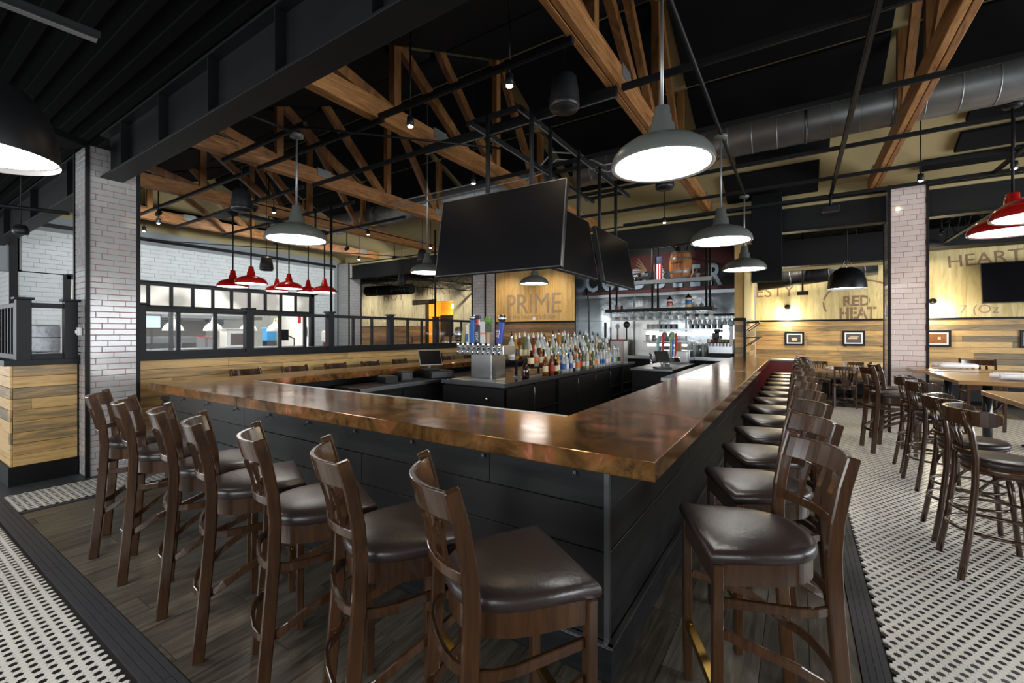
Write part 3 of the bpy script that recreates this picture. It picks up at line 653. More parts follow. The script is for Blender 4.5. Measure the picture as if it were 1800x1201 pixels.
for i, (x, z, wd, h, m, l) in enumerate(((-15.9, 2.0, .18, .38, shade_red, 'red rectangle poster, left one'), (-15.45, 2.0, .2, .4, paper, 'white notice between the red posters'), (-15.0, 2.0, .18, .38, shade_red, 'red rectangle poster, right one'),
        (-15.5, 1.5, .22, .36, mat('dark_print', rgb(80, 84, 88), .7), 'dark printed notice under the red posters'), (-15.05, 1.5, .2, .36, paper, 'white sheet with lines beside the dark notice'), (-14.2, 1.35, .3, .9, mat('cream_print', rgb(232, 224, 208), .8), 'tall cream chart at the right end of the pass'))):
    t = thing('wall_notice', l+' on the kitchen wall', 'notice', (x, 9.58, z)); MB().b2((-wd/2, -.004, 0), (wd/2, 0, h)).build('sheet', m, t)
    if i in (4, 5, 3):
        q = MB(); [q.b2((-wd/2+.03, -.007, h*.15+h*.16*k), (wd/2-.04, -.005, h*.15+h*.16*k+.02)) for k in range(5)]; q.build('print', mat('print_grey%d' % i, rgb(150, 120, 110), .8), t)
t = thing('monitor_arm', 'dark screen on a bent arm at the right of the pass', 'screen', (-13.9, 7.9, 1.18))
MB().sweep([(0, .3, 0), (0, .3, .25), (0, 0, .4)], .02).build('arm', black, t); MB().b2((-.03, -.2, .2), (.02, .1, .55)).build('screen', screen, t)
MB().b2((-.1, .2, -.02), (.1, .4, 0)).build('foot', black, t)
area('kitchen_light', (-15.5, 5.8, 3.1), (0, 0, 0), 3, 6, 190, (1, .96, .9))

# ------------------------------------------------------------------ tiled columns
def column(label, x0, x1, y0, y1, z1, faces, lim, L=.207, H=.066, m=tile_grey, zvis=1.5):
    t = thing('tiled_column', label, 'column', (0, 0, 0))
    MB().b2((x0, y0, 0), (x1, y1, z1)).build('core', grout_red, t)
    for (ax, fx, a0, a1, z0, zt, n) in faces: tile_face(t, ax, fx, a0, a1, z0, zt, L, H, m, n, zvis=zvis)
    for cx, cy in ((x0, y0), (x1, y0), (x0, y1), (x1, y1)):
        MB().box((cx, cy, z1/2), (.034, .034, z1)).build('corner_trim', trim_black, t)
    return t
column('tall white and grey tiled column with red grout at the left', -7.06, -6.612, 1.512, 1.96, 3.696,
       [('x+', -6.612, 1.53, 1.945, 0, 3.7, 150), ('y-', 1.512, -7.04, -6.63, 0, 3.7, 130)], 300)
column('white tiled column with dark edges behind the high tables on the right', 1.24, 1.70, 9.30, 9.76, 4.0,
       [('y-', 9.30, 1.26, 1.685, 0, 4.02, 200), ('x-', 1.24, 9.32, 9.74, 0, 4.02, 90)], 300, .207, .083, tile_blush)
column('grey tiled column at the far end of the left partition', -7.44, -7.0, 9.44, 9.9, 4.0,
       [('y-', 9.44, -7.42, -7.02, 1.0, 4.0, 100), ('x+', -7.0, 9.46, 9.88, 1.0, 4.0, 100)], 300, .207, .083)
column('grey tiled column at the right end of the white kitchen wall', -13.3, -12.7, 9.42, 9.9, 4.0,
       [('y-', 9.42, -13.28, -12.72, 1.0, 4.0, 100), ('x+', -12.7, 9.44, 9.88, 1.0, 4.0, 60)], 300, .3, .09)
simple('wall_socket', 'small white box on the left face of the white tiled column', 'switch box', [('box', (-.07, -.03, 0), (.04, 0, .09), white_paint), ('cap', (-.04, -.045, .02), (.01, -.03, .06), white_paint)], (-6.78, 1.5, 1.58))
t = thing('wall_disc', 'pale round disc on the dark side of the right tiled column', 'sensor', (1.225, 9.5, 1.97), R(90)); MB().lathe([(0, 0), (.09, 0), (.09, .04), (0, .05)], 20).build('disc', white_paint, t).rotation_euler = (R(90), 0, 0)
MB().lathe([(0, .05), (.06, .05), (0, .06)], 16).build('ring', conduit, t).rotation_euler = (R(90), 0, 0)

# ------------------------------------------------------------------ left pony wall with glazed partition
hw = struct(MB().b2((-7.5, 1.0, 0), (-6.9, 1.49, 1.27)).b2((-7.05, 1.97, 0), (-6.88, 9.35, 1.27)).build('wall_divider', trim_black))
boards(hw, 'x', -6.9, 1.0, 1.49, .2, 1.26, .118, 2, plank_y, seed=21, sgn=1)
boards(hw, 'y', 1.0, -7.9, -6.88, .2, 1.26, .118, 2, plank_x, seed=22, sgn=-1)
boards(hw, 'x', -6.88, 1.98, 9.3, .2, 1.26, .118, 2.0, plank_y, seed=23, sgn=1)
struct(MB().b2((-7.9, .965, 0), (-6.865, 1.49, .2)).b2((-7.05, 1.97, 0), (-6.85, 9.35, .2)).build('baseboard_left', trim_black))
struct(MB().b2((-8.2, 1.02, 0), (-7.45, 1.5, 1.27)).build('wall_divider_2', trim_black))
struct(MB().b2((-8.2, .93, 1.26), (-6.83, 1.5, 1.32)).b2((-7.1, 1.96, 1.26), (-6.82, 9.4, 1.33)).build('trim_11', frame_black))
def partition(label, pts, big, thin, z0=1.32, z1=1.93, along='y', fix=-6.88, grp=None):
    t = thing('glazed_partition', label, 'partition')
    a, b = pts
    def bx(p, q, zz0, zz1, d, name, m=frame_black):
        if along == 'y': return MB().b2((fix-d/2, p, zz0), (fix+d/2, q, zz1)).build(name, m, t, .003, seg=1)
        return MB().b2((p, fix-d/2, zz0), (q, fix+d/2, zz1)).build(name, m, t, .003, seg=1)
    bx(a, b, z1-.05, z1, .05, 'top_rail'); bx(a, b, z0, z0+.06, .05, 'bottom_rail')
    for p in big:
        bx(p-.055, p+.055, z0, z1+.03, .11, 'post'); bx(p-.075, p+.075, z1+.03, z1+.055, .15, 'post_cap')
    for p in thin: bx(p-.022, p+.022, z0, z1, .045, 'mullion')
    e = sorted(big+thin)
    for p, q in zip(e, e[1:]): bx(p, q, z0+.06, z1-.05, .006, 'pane', glass)
    return t
partition('long black framed glass partition on the wood divider behind the bar', (2.0, 9.35), [2.05, 3.35, 4.71, 6.07, 7.40, 8.75], [2.46, 2.9, 3.82, 4.24, 5.19, 5.61, 6.54, 6.95, 7.9, 8.3])
partition('short black framed glass partition left of the white tiled column', (1.03, 1.46), [1.07, 1.43], [])
partition('black framed partition with slats at the left edge', (-8.2, -6.95), [], [-8.1, -7.9, -7.7, -7.5, -7.35, -7.2, -7.05], along='x', fix=1.05)
t = thing('window_view', 'crinkled silver foil bag behind the small partition pane', 'bag'); MB().b2((-7.25, 1.12, 1.38), (-7.2, 1.42, 1.7)).build('foil', mat('crinkled_foil', rgb(170, 176, 182), .3, .7, noise=.6, nscale=22, bump=1.0), t, .02)
MB().b2((-7.26, 1.12, 1.55), (-7.19, 1.42, 1.56)).build('fold', black, t)
for i, (y, z0) in enumerate(((4.75, 1.95), (7.4, 1.95))): tag(MB().cyl((-6.9, y, z0), (-6.9, y, 3.95), .022).build('partition_pole', black_steel), ('nearer' if i == 0 else 'further')+' slim black pole rising from the glass partition to the ceiling', 'pole')

# booth side beyond partition: some tables and chairs as dim shapes
for i, (x, y) in enumerate(((-8.6, 10.3), (-10.0, 11.8), (-11.4, 10.4))):
    t = thing('booth_bench', ('left', 'middle', 'right')[i]+' brown panelled booth back seen through the partition', 'booth', (x, y, 0))
    MB().b2((-.6, 0, 0), (.6, .12, 1.5)).build('back_panel', plank_dim, t, .01); MB().b2((-.6, -.5, 0), (.6, 0, .48)).build('bench_seat', leather, t, .02)
simple('booth_paper_roll', 'white rounded towel roll in front of the dark red booth side', 'roll', [('roll', (-.07, -.07, 0), (.07, .07, .24), white_paint), ('holder', (-.05, -.05, -1.42), (.05, .05, 0), red_enamel)], (-8.1, 5.45, 1.42), 0, None, .03)
t = thing('sign_board', 'small brown hanging sign below the rear beam', 'sign', (-10.8, 11.0, 2.6), R(-4))
MB().b2((-.55, -.02, 0), (.55, .02, .16)).build('board', mat('brown_sign', rgb(62, 38, 34), .6), t, .004); text('lettering', 'RESTROOMS', .14, ink_dim, (-.5, -.024, .035), RX, t, .002)
for x in (-.45, .45): MB().cyl((x, 0, .16), (x, 0, 1.52), .006).build('hanger', black, t)

# ------------------------------------------------------------------ the bar
bar = thing('bar_counter', 'large U shaped bar with patinated copper top and black boarded front', 'bar')
X0, X1, Y0, Y1, ZT, TH = -5.9, -.495, 1.84, 11.15, 1.067, .085
IX, IY, LX = -1.25, 2.56, -5.16
def slab(poly, name='copper_sheet'):
    return MB().prism(poly, ZT-TH, ZT).build(name, copper, bar, .004)
e = .0015
slab([(X0, Y0), (-3.98-e, Y0), (-3.98-e, IY), (LX, IY), (LX, IY+.04), (X0, IY+.04)])
slab([(-3.98+e, Y0), (X1, Y0), (X1, 2.95-e), (IX, 2.95-e), (IX, IY), (-3.98+e, IY)])
slab([(IX, 2.95+e), (X1, 2.95+e), (X1, 7.0-e), (IX, 7.0-e)]); slab([(IX, 7.0+e), (X1, 7.0+e), (X1, Y1), (IX, Y1)])
slab([(X0, IY+.04+2*e), (LX, IY+.04+2*e), (LX, 6.6), (X0, 6.6)]); slab([(X0, 6.6+2*e), (LX, 6.6+2*e), (LX, 10.6), (X0, 10.6)])
MB().b2((LX, IY, ZT-.03), (IX, IY+.022, ZT+.004)).build('steel_edge', steel, bar, .002)
BX, BY = -.735, 1.945
def bar_boards(axis, fix, a0, a1, sgn, seed):
    boards(bar, axis, fix, a0, a1, .17, ZT-TH, .205, 1.9, base_blue, .018, seed, 'board', sgn, .003)
MB().b2((X0+.26, BY+.02, 0), (BX-.02, BY+.1, ZT-TH)).b2((BX-.1, BY+.02, 0), (BX-.02, Y1, ZT-TH)).b2((X0+.26, BY+.02, 0), (X0+.34, 10.5, ZT-TH)).b2((LX, IY-.25, 0), (IX, IY-.18, .98)).build('core_wall', trim_black, bar)
bar_boards('y', BY+.02, X0+.24, BX, -1, 31); bar_boards('x', BX-.02, BY+.02, Y1, 1, 32); bar_boards('x', X0+.26, BY+.02, 10.4, -1, 33)
MB().b2((BX-.02, BY-.002, .17), (BX+.004, BY+.022, ZT-TH)).build('corner_bead', steel_dark, bar)
MB().b2((X0+.2, BY-.03, 0), (BX+.03, BY+.02, .165)).b2((BX-.02, BY-.03, 0), (BX+.03, Y1, .165)).build('plinth', base_blue, bar, .006)
MB().b2((X0+.22, BY-.028, .165), (BX+.028, BY-.004, .171)).build('plinth_strip', steel, bar); MB().b2((BX+.004, BY-.028, .165), (BX+.028, Y1, .171)).build('plinth_strip', steel, bar)
# foot rail
fr = MB().sweep([(X0+.1, BY-.16, .2), (BX+.16, BY-.16, .2), (BX+.16, Y1, .2)], .0) if False else None
# purse hooks under the slab
hk = MB(); hk.box((0, 0, 0), (.016, .008, .02)); hk.sweep([(0, 0, -.005), (0, -.02, -.018), (0, -.03, -.008)], .0035, n=6); hk = hk.mesh('purse_hook', steel_dark)
for i in range(9): obj('purse_hook', hk, bar, (-5.3+.55*i, BY-.01, .93))
for i in range(14): obj('purse_hook', hk, bar, (BX+.012, 2.4+.62*i, .93), (0, 0, R(90)))

# seat outline shared by the stools
def seat_outline(wf=.236, wb=.185, f=.215, b=-.225, n=28):
    P = [(-wf, f), (wf, f)]; Q = []
    for i in range(n+1):
        a = pi*i/n; ex = 2/2.7
        cx = cos(a); sx = sin(a)
        x = math.copysign(abs(cx)**ex, cx); y = abs(sx)**ex
        yy = .02-y*(.02-b); k = wb+(wf-wb)*max(0, (yy-b)/(f-b))**.6
        Q.append((x*k, yy))
    return [(wf, f)]+Q+[(-wf, f)]
def make_stool():
    t = thing('bar_stool', 'x', 'stool')
    O = seat_outline()
    def ring(s, z, inset=0): return [((x*s), (y*s), z) for x, y in O]
    r = [ring(.965, .752), ring(1.0, .758), ring(1.015, .772), ring(1.012, .785), ring(.99, .797), ring(.93, .806), ring(.8, .814), ring(.55, .821), ring(.25, .823)]
    MB().loft(r, True, True).build('seat', leather, t)
    MB().loft([ring(.95, .672), ring(.95, .754)], True, False).build('seat_frame', chair_wood, t)
    for s in (-1, 1):
        MB().sweep([(s*.205, .188, 0), (s*.211, .19, .4), (s*.213, .19, .752)], sec=(.043, .036), up=(0, 1, 0)).build('leg', chair_wood, t, .004, seg=1)
        P = [(s*.222, -.262, 0), (s*.216, -.236, .3), (s*.213, -.212, .62), (s*.213, -.205, .8), (s*.214, -.214, .92), (s*.216, -.238, 1.05), (s*.217, -.268, 1.158)]
        MB().sweep(P, sec=(.032, .054), up=(0, 1, 0), taper=.85).build('back_post', chair_wood, t, .005, seg=1)
    def arc(z, y0, bow, w=.2, n=16): return [(-w+2*w*i/n, y0-bow*(1-(2*i/n-1)**2), z) for i in range(n+1)]
    def rail(name, z0, z1, y0, y1, bow, th=.018):
        a, b = arc(z0, y0, bow), arc(z1, y1, bow)
        rings = [[(p[0], p[1]-th/2, p[2]), (p[0], p[1]+th/2, p[2]), (q[0], q[1]+th/2, q[2]), (q[0], q[1]-th/2, q[2])] for p, q in zip(a, b)]
        MB().loft(rings, True, False).build(name, chair_wood, t, .004, seg=2)
    rail('top_rail', 1.05, 1.142, -.236, -.26, .08, .02); rail('lower_rail', .862, .9, -.21, -.214, .066, .02)
    for i in range(4):
        x = -.12+.08*i; f = 1-(x/.2)**2
        MB().sweep([(x, -.212-.066*f, .895), (x, -.222-.072*f, .97), (x, -.238-.08*f, 1.04)], sec=(.03, .011), up=(0, 1, 0)).build('slat', chair_wood, t)
    def uring(name, z, bk, drop=0):
        P = [(.207, .17, z)]; 
        for i in range(13):
            a = pi*i/12; P.append((.236*abs(cos(a))**.7*(1 if cos(a) > 0 else -1), -.08+(-bk+.08)*sin(a)**.8, z))
        P.append((-.207, .17, z))
        if drop: P = [(a, b, z-drop*min(1, max(0, (.17-b)/.4))**1.6) for a, b, c in P]
        MB().sweep(P, sec=(.016, .036)).build(name, chair_wood, t, .003, seg=1)
    uring('bent_stretcher', .605, .262); uring('bent_stretcher', .49, .285, .19)
    MB().b2((-.195, .178, .235), (.195, .2, .275)).build('foot_rest', chair_wood, t, .003, seg=1)
    fp = MB().b2((-.19, .172, .275), (.19, .203, .279)).b2((-.19, .2, .245), (.19, .204, .279)).build('foot_plate', brass, t)
    for s in (-1, 1): MB().lathe([(0, .0), (.006, .001), (.006, .004), (0, .005)], 8, (s*.16, .187, .279)).build('screw', brass, fp)
    return t
st = make_stool()
LST = [(-.845, 1.29, -35.1), (-1.39, 1.287, -27), (-1.96, 1.288, -25.5), (-2.534, 1.284, -24.7), (-3.089, 1.316, -23), (-3.705, 1.313, -23), (-4.3, 1.32, -23)]
ORD = ['first', 'second', 'third', 'fourth', 'fifth', 'sixth', 'seventh', 'eighth', 'ninth', 'tenth', 'eleventh', 'twelfth', 'thirteenth', 'fourteenth', 'fifteenth']
first = True
for i, (x, y, a) in enumerate(LST):
    l = 'walnut bar stool, %s from the near corner along the front of the bar' % ORD[i]
    if i == 6: l = 'dark walnut slat back bar stool at the far left end of the front row'
    if first: st.location = (x, y, 0); st.rotation_euler = (0, 0, R(a)); st['label'] = l; st['group'] = 'bar stools along the front of the bar'; first = False
    else: dup(st, (x, y, 0), R(a), l)
for i in range(13):
    a = (115.5, 115.6, 114.1)[i] if i < 3 else 114+rnd.uniform(-2.5, 2.5)
    dup(st, (-.17+rnd.uniform(-.006, .006)*(i > 2), 2.049+.68*i, 0), R(a), 'walnut bar stool, %s from the near corner along the right side of the bar' % ORD[i], 'bar stools along the right side of the bar')
for i in range(10):
    q_ = dup(st, (-6.3, 3.2+.72*i, 0), R(-78+rnd.uniform(-3, 3)), 'bar stool back rising beyond the left bar arm, %s from its front end' % ORD[i], 'bar stools behind the left arm of the bar'); q_.scale = (1, 1, .955)

# ------------------------------------------------------------------ inside the bar
t = thing('back_counter', 'black under bar counter inside the left arm of the bar', 'counter')
MB().b2((LX+.02, 3.6, .85), (-4.62, 9.6, .9)).build('worktop', mat('black_laminate', rgb(34, 36, 40), .3), t, .004)
MB().b2((-4.62, 3.6, .852), (-4.605, 9.6, .898)).b2((LX+.02, 3.585, .852), (-4.605, 3.6, .898)).build('steel_edge', steel, t)
MB().b2((LX+.04, 3.65, 0), (-4.66, 9.6, .85)).build('cabinet', trim_black, t)
for i in range(9):
    d = MB().b2((-4.66, 3.7+.64*i, .1), (-4.645, 4.3+.64*i, .8)).build('door', black, t, .003)
    MB().sweep([(-4.645, 4.2+.64*i, .6), (-4.615, 4.2+.64*i, .6), (-4.615, 4.2+.64*i, .35), (-4.645, 4.2+.64*i, .35)], .007).build('handle', steel, d)
t = thing('back_counter', 'black speed rail shelf behind the front arm of the bar', 'counter')
MB().b2((-5.0, 2.6, .80), (-1.6, 2.95, .84)).build('worktop', steel_dark, t, .004); MB().b2((-4.98, 2.6, 0), (-1.62, 2.9, .8)).build('cabinet', trim_black, t)
t = thing('back_counter', 'black counter inside the right arm of the bar', 'counter')
MB().b2((-1.85, 7.3, .84), (-1.28, 11.2, .88)).build('worktop', mat('black_top', rgb(30, 32, 34), .3), t, .004); MB().b2((-1.85, 7.285, .83), (-1.28, 7.3, .88)).b2((-1.865, 7.3, .83), (-1.85, 11.2, .88)).build('steel_edge', steel, t)
MB().b2((-1.82, 7.35, 0), (-1.3, 11.2, .84)).build('cabinet', trim_black, t)
# point of sale
t = thing('sale_terminal', 'tilted touch screen till on the black inner counter', 'till', (-4.92, 5.17, 1.013), R(62))
MB().b2((-.13, -.1, 0), (.13, .13, .03)).build('base', black, t, .008)
MB().sweep([(0, .06, .02), (0, .08, .12)], .03).build('neck', conduit, t)
sc = MB().box((0, 0, 0), (.37, .022, .27), (R(-28), 0, 0)).build('screen_case', conduit, t, .005); sc.location = (0, .02, .2)
MB().box((0, -.013, 0), (.345, .004, .24), None).build('screen', screen, sc).rotation_euler = (R(-28), 0, 0)
MB().box((.2, .03, 0), (.03, .05, .14), (R(-28), 0, 0)).build('card_reader', black, sc)
simple('cash_drawer', 'black cash drawer with round lock beside the touch screen till', 'cash drawer', [('box', (-.2, -.2, 0), (.2, .2, .11), black), ('drawer_front', (-.19, -.215, .01), (.19, -.2, .1), speaker_black), ('lock', (.08, -.222, .045), (.1, -.213, .065), chrome)], (-4.86, 5.25, .9), R(70))
simple('receipt_printer', 'small black receipt printer left of the cash drawer', 'printer', [('case', (-.09, -.1, 0), (.09, .1, .14), black), ('front', (-.08, -.11, .02), (.08, -.1, .12), speaker_black), ('lamp', (.05, -.114, .05), (.06, -.11, .1), chrome)], (-4.92, 4.62, .9), R(66))
simple('low_printer', 'low black box behind the receipt printer', 'box', [('case', (-.1, -.12, 0), (.1, .12, .09), black), ('lid', (-.09, -.11, .09), (.09, .11, .1), speaker_black)], (-4.93, 4.3, .9), R(80))

# island
IS = thing('bar_island', 'black centre island with stainless top inside the bar', 'island')
ax0, ax1, ay0, ay1 = -4.42, -3.3, 4.88, 10.5
MB().b2((ax0, ay0, .87), (ax1, ay1, .92)).build('steel_top', mat('dark_steel_top', rgb(92, 90, 86), .16, 1, noise=.15, nscale=4), IS, .003)
MB().b2((ax0-.003, ay0-.006, .868), (ax1+.006, ay0, .924)).b2((ax1, ay0, .868), (ax1+.006, ay1, .924)).build('steel_edge', steel, IS)
MB().b2((ax0+.03, ay0+.03, 0), (ax1-.05, ay1-.03, .87)).build('carcass', trim_black, IS)
MB().b2((ax0+.02, ay0+.005, .08), (ax1-.02, ay0+.03, .84)).build('end_panel', black, IS, .003)
k = MB().lathe([(0, 0), (.012, .004), (.012, .02), (.024, .03), (.02, .045), (0, .05)], 12).build('knob', chrome, IS); k.location = (-3.58, ay0+.01, .7); k.rotation_euler = (R(90), 0, 0)
ys = [4.95, 5.75, 6.5, 7.3, 8.1, 8.9, 9.7, 10.4]
for i in range(7):
    if i in (1, 6, 5):
        for z in (.45, .25): MB().b2((ax1-.05, ys[i], z), (ax1-.01, ys[i+1], z+.02)).build('shelf', black, IS)
        MB().b2((ax1-.05, ys[i]-.02, .08), (ax1-.008, ys[i]+.02, .86)).build('stile', black, IS); continue
    d = MB().b2((ax1-.05, ys[i]+.01, .08), (ax1-.012, ys[i+1]-.01, .84)).build('door', black, IS, .004)
    if i in (0, 2, 3, 4): MB().sweep([(ax1-.012, ys[i+1]-.12, .8), (ax1+.03, ys[i+1]-.12, .8), (ax1+.03, ys[i+1]-.12, .42), (ax1-.012, ys[i+1]-.12, .42)], .009).build('handle', steel, d)
MB().b2((-4.3, 4.93, .92), (-3.52, 5.2, .935)).build('drip_tray', steel, IS, .002)
# tap tower
tt = thing('beer_tap_tower', 'stainless T shaped tap tower at the near end of the island', 'tap tower')
MB().b2((-4.2, 5.3, .92), (-3.82, 5.68, 1.3)).build('pedestal', steel, tt, .004)
MB().b2((-4.44, 5.26, 1.29), (-3.58, 5.6, 1.42)).build('head', steel, tt, .004)
for i in range(9):
    x = -4.39+.096*i
    f = MB().lathe([(.018, 0), (.022, .03), (.014, .05)], 10).build('faucet', chrome, tt); f.location = (x, 5.27, 1.37); f.rotation_euler = (R(90), 0, 0)
    MB().sweep([(0, 0, .03), (0, -.035, .055), (0, -.085, .06)], .012, n=8).build('spout', chrome, f)
    MB().cyl((0, .0, .05), (0, .05, .05), .012).build('lever_collar', chrome, f)
def pempty(name, label, parent, loc, rz=0):
    o = bpy.data.objects.new(name, None); C.objects.link(o); o.parent = parent; o.location = loc; o.rotation_euler = (0, 0, rz); o['label'] = label
    return o
def handle(i, label, build):
    t = pempty('tap_handle', label, tt, (-4.39+.096*i, 5.22, 1.42)); t.scale = (1.3, 1.3, 1)
    MB().lathe([(.012, -.02), (.016, .01), (.012, .04)], 10).build('ferrule', chrome, t)
    build(t)
def hb(t, name, m, w, h0, h1, d=.03, x=0, bev=.008, rot=0):
    o = MB().b2((x-w/2, -d/2, h0), (x+w/2, d/2, h1)).build(name, m, t, bev); o.rotation_euler = (0, R(rot), 0); return o
def blob(t, name, m, r, z, sy=.35):
    o = MB().lathe([(0, -r), (r*.6, -r*.8), (r, 0), (r*.6, r*.8), (0, r)], 14, (0, 0, z)).build(name, m, t); o.scale = (1, sy*1.4, 1); return o
blue = mat('blue_handle', rgb(30, 96, 178), .3); navy = mat('navy_handle', rgb(26, 34, 62), .35); tan = mat('tan_handle', rgb(196, 160, 120), .5); olive = mat('olive_handle', rgb(84, 88, 58), .5)
green = mat('green_badge', rgb(96, 150, 60), .4); khaki = mat('khaki_handle', rgb(170, 158, 104), .5); roy = mat('royal_blue_handle', rgb(44, 74, 170), .3)
def h0(t): blob(t, 'badge', steel, .07, .17); hb(t, 'plate', shade_black, .08, .06, .28, .04, bev=.02); text('lettering', 'STOUT', .026, white_paint, (-.036, -.024, .2), RX, t, .002)
handle(0, 'black and silver pint shaped tap handle, leftmost on the tower', h0)
def h1(t): hb(t, 'paddle', khaki, .05, .03, .34, rot=6)
handle(1, 'khaki flat paddle tap handle', h1)
def h2(t): hb(t, 'paddle', white_paint, .045, .03, .32); hb(t, 'label', blue, .04, .05, .18, .034)
handle(2, 'white tap handle with blue lower label', h2)
def h3(t): hb(t, 'paddle', blue, .065, .03, .39); blob(t, 'badge', steel, .045, .42)
handle(3, 'tall blue tap handle with round silver top badge', h3)
def h4(t):
    hb(t, 'shaft', navy, .055, .03, .3); hb(t, 'neck', shade_red, .04, .3, .4); hb(t, 'head', navy, .085, .4, .45)
    o = text('lettering', 'LAGER', .05, white_paint, (.018, -.02, .06), (R(90), R(-90), 0), t, .002)
handle(4, 'navy tap handle with red neck and white upright lettering', h4)
def h5(t): hb(t, 'paddle', mat('frost_handle', rgb(212, 214, 214), .4), .075, .03, .36); hb(t, 'band', mat('pink_band', rgb(226, 150, 130), .5), .077, .16, .2, .032)
handle(5, 'pale grey wide tap handle with a pink band', h5)
def h6(t): hb(t, 'shaft', tan, .035, .03, .2); hb(t, 'body', olive, .07, .2, .32, .04); blob(t, 'badge', green, .055, .37)
handle(6, 'olive tap handle with tan stem and green round badge', h6)
def h7(t): hb(t, 'paddle', roy, .07, .03, .35, rot=6); blob(t, 'badge', steel, .06, .4).location = (.04, 0, 0); text('lettering', 'ALE', .07, white_paint, (.02, -.022, .12), (R(90), R(-90), 0), t, .002)
handle(8, 'royal blue tap handle with white lettering and round white top, rightmost on the tower', h7)

# bottle riser and bottles
rs = thing('bottle_riser', 'black stepped bottle riser along the island', 'riser')
MB().b2((-4.08, 5.95, 1.14), (-3.8, 10.0, 1.165)).build('shelf', black, rs); MB().b2((-3.8, 6.15, 1.03), (-3.58, 10.0, 1.05)).build('shelf', black, rs)
for y in (5.97, 7.1, 8.2, 9.3):
    MB().b2((-4.06, y, .92), (-4.03, y+.03, 1.14)).build('leg', black, rs); MB().b2((-3.83, y, .92), (-3.8, y+.03, 1.14)).build('leg', black, rs)
amber = mat('amber_spirit_glass', rgb(140, 78, 36), .06, trans=.45, ior=1.3); clearb = mat('clear_bottle_glass', rgb(226, 232, 232), .05, trans=.5, ior=1.25)
greenb = mat('green_bottle_glass', rgb(120, 134, 96), .06, trans=.5, ior=1.3); brownb = mat('dark_bottle_glass', rgb(52, 28, 16), .08, trans=.4); blueb = mat('blue_bottle_glass', rgb(60, 110, 170), .06, trans=.7, ior=1.3)
goldb = mat('gold_spirit_glass', rgb(212, 160, 70), .06, trans=.45, ior=1.3)
PRO = [[(0, 0), (.037, 0), (.04, .01), (.04, .17), (.034, .205), (.015, .235), (.0135, .29), (0, .29)],
       [(0, 0), (.045, 0), (.047, .01), (.047, .13), (.035, .16), (.015, .18), (.014, .25), (0, .25)],
       [(0, 0), (.03, 0), (.033, .01), (.035, .2), (.024, .24), (.013, .27), (.012, .32), (0, .32)],
       [(0, 0), (.036, 0), (.05, .03), (.05, .1), (.03, .17), (.014, .2), (.013, .27), (0, .27)]]
def bottle_proto(k, glassm, cname, lab_m, cap_m, lname):
    t = thing('liquor_bottle', 'x', 'bottle', (0, 0, 0)); P = PRO[k]; H = P[-1][1]
    MB().lathe(P, 14).build('bottle_body', glassm, t)
    r = P[2][0]+.0012; zz = .045
    MB().lathe([(r, zz), (r, zz+.085)], 14).build('label', lab_m, t)
    MB().lathe([(.0155, H-.02), (.016, H+.012), (.008, H+.02), (.005, H+.05), (0, H+.05)], 8).build('pourer', cap_m, t)
    return t, cname+' bottle with '+lname+' label'
papers = dict(white=mat('white_label', rgb(232, 230, 222), .6), red=mat('red_label', rgb(170, 40, 34), .6), cream=mat('cream_label', rgb(220, 204, 160), .6), black=mat('black_label', rgb(26, 26, 28), .5), blue=mat('blue_label', rgb(50, 84, 160), .5), green=mat('green_label', rgb(110, 150, 60), .5), orange=mat('orange_label', rgb(214, 120, 50), .5))
tops = [chrome, white_paint, mat('cream_cap', rgb(226, 206, 150), .5), white_paint, shade_black, mat('gold_cap', rgb(200, 160, 80), .35, .6)]
spec = [(0, clearb, 'clear spirit', 'white'), (0, amber, 'amber whiskey', 'cream'), (3, goldb, 'golden round shouldered', 'black'), (0, amber, 'amber whiskey', 'red'), (2, clearb, 'slim clear', 'blue'), (1, amber, 'squat amber', 'white'),
        (2, goldb, 'slim golden', 'white'), (0, clearb, 'clear spirit', 'black'), (1, brownb, 'squat dark brown', 'cream'), (2, greenb, 'slim green', 'cream'), (0, brownb, 'dark', 'white'), (3, clearb, 'round clear', 'blue'),
        (2, clearb, 'slim clear', 'green'), (0, clearb, 'tall clear', 'cream'), (1, clearb, 'squat clear', 'orange'), (2, clearb, 'slim clear', 'white')]
protos = []
for i, s_ in enumerate(spec):
    protos.append(bottle_proto(s_[0], s_[1], s_[2], papers[s_[3]], tops[i % 6], s_[3]))
used = set(); rows = [('tall back step row', -3.95, 6.03, 1.165, 27, .145, 1.3), ('middle step row', -3.69, 6.25, 1.05, 25, .145, 1.16), ('front row', -3.46, 6.35, .92, 24, .148, 1.12)]
rb = random.Random(11)
for rn, x, y, z, n, dy, sc_ in rows:
    for j in range(n):
        pi_ = (j*5+rb.randrange(3)+int(z*7)) % len(protos)
        if rn.startswith('front') and j < 3: pi_ = (1, 3, 8)[j]
        if rn.startswith('tall') and j < 3: pi_ = (0, 2, 1)[j]
        if j > 14: pi_ = rb.choice((0, 4, 11, 12, 13, 14, 15, 9, 7))
        p, base = protos[pi_]; pos = 'nearest end' if j == 0 else '%s along' % (ORD[j] if j < 13 else ORD[n-1-j]+' from far end'); pos = pos.replace('far end along', 'far end')
        lb = base+', '+pos+' in the '+rn
        loc = (x+rb.uniform(-.02, .02), y+dy*j, z)
        if pi_ not in used: used.add(pi_); p.location = loc; p['label'] = lb; o = p
        else: o = dup(p, loc, rb.uniform(-1, 1), lb)
        o['group'] = 'liquor bottles in the '+rn; s1 = sc_*rb.uniform(.96, 1.08); o.scale = (s1, s1, s1)
for i, (p, b) in enumerate(protos):
    if i not in used: p.location = (-4.2+.1*(i % 2), 9.45+.1*(i % 4), .92); p['label'] = b+', %s of the spares at the far island end' % ORD[i % 13]
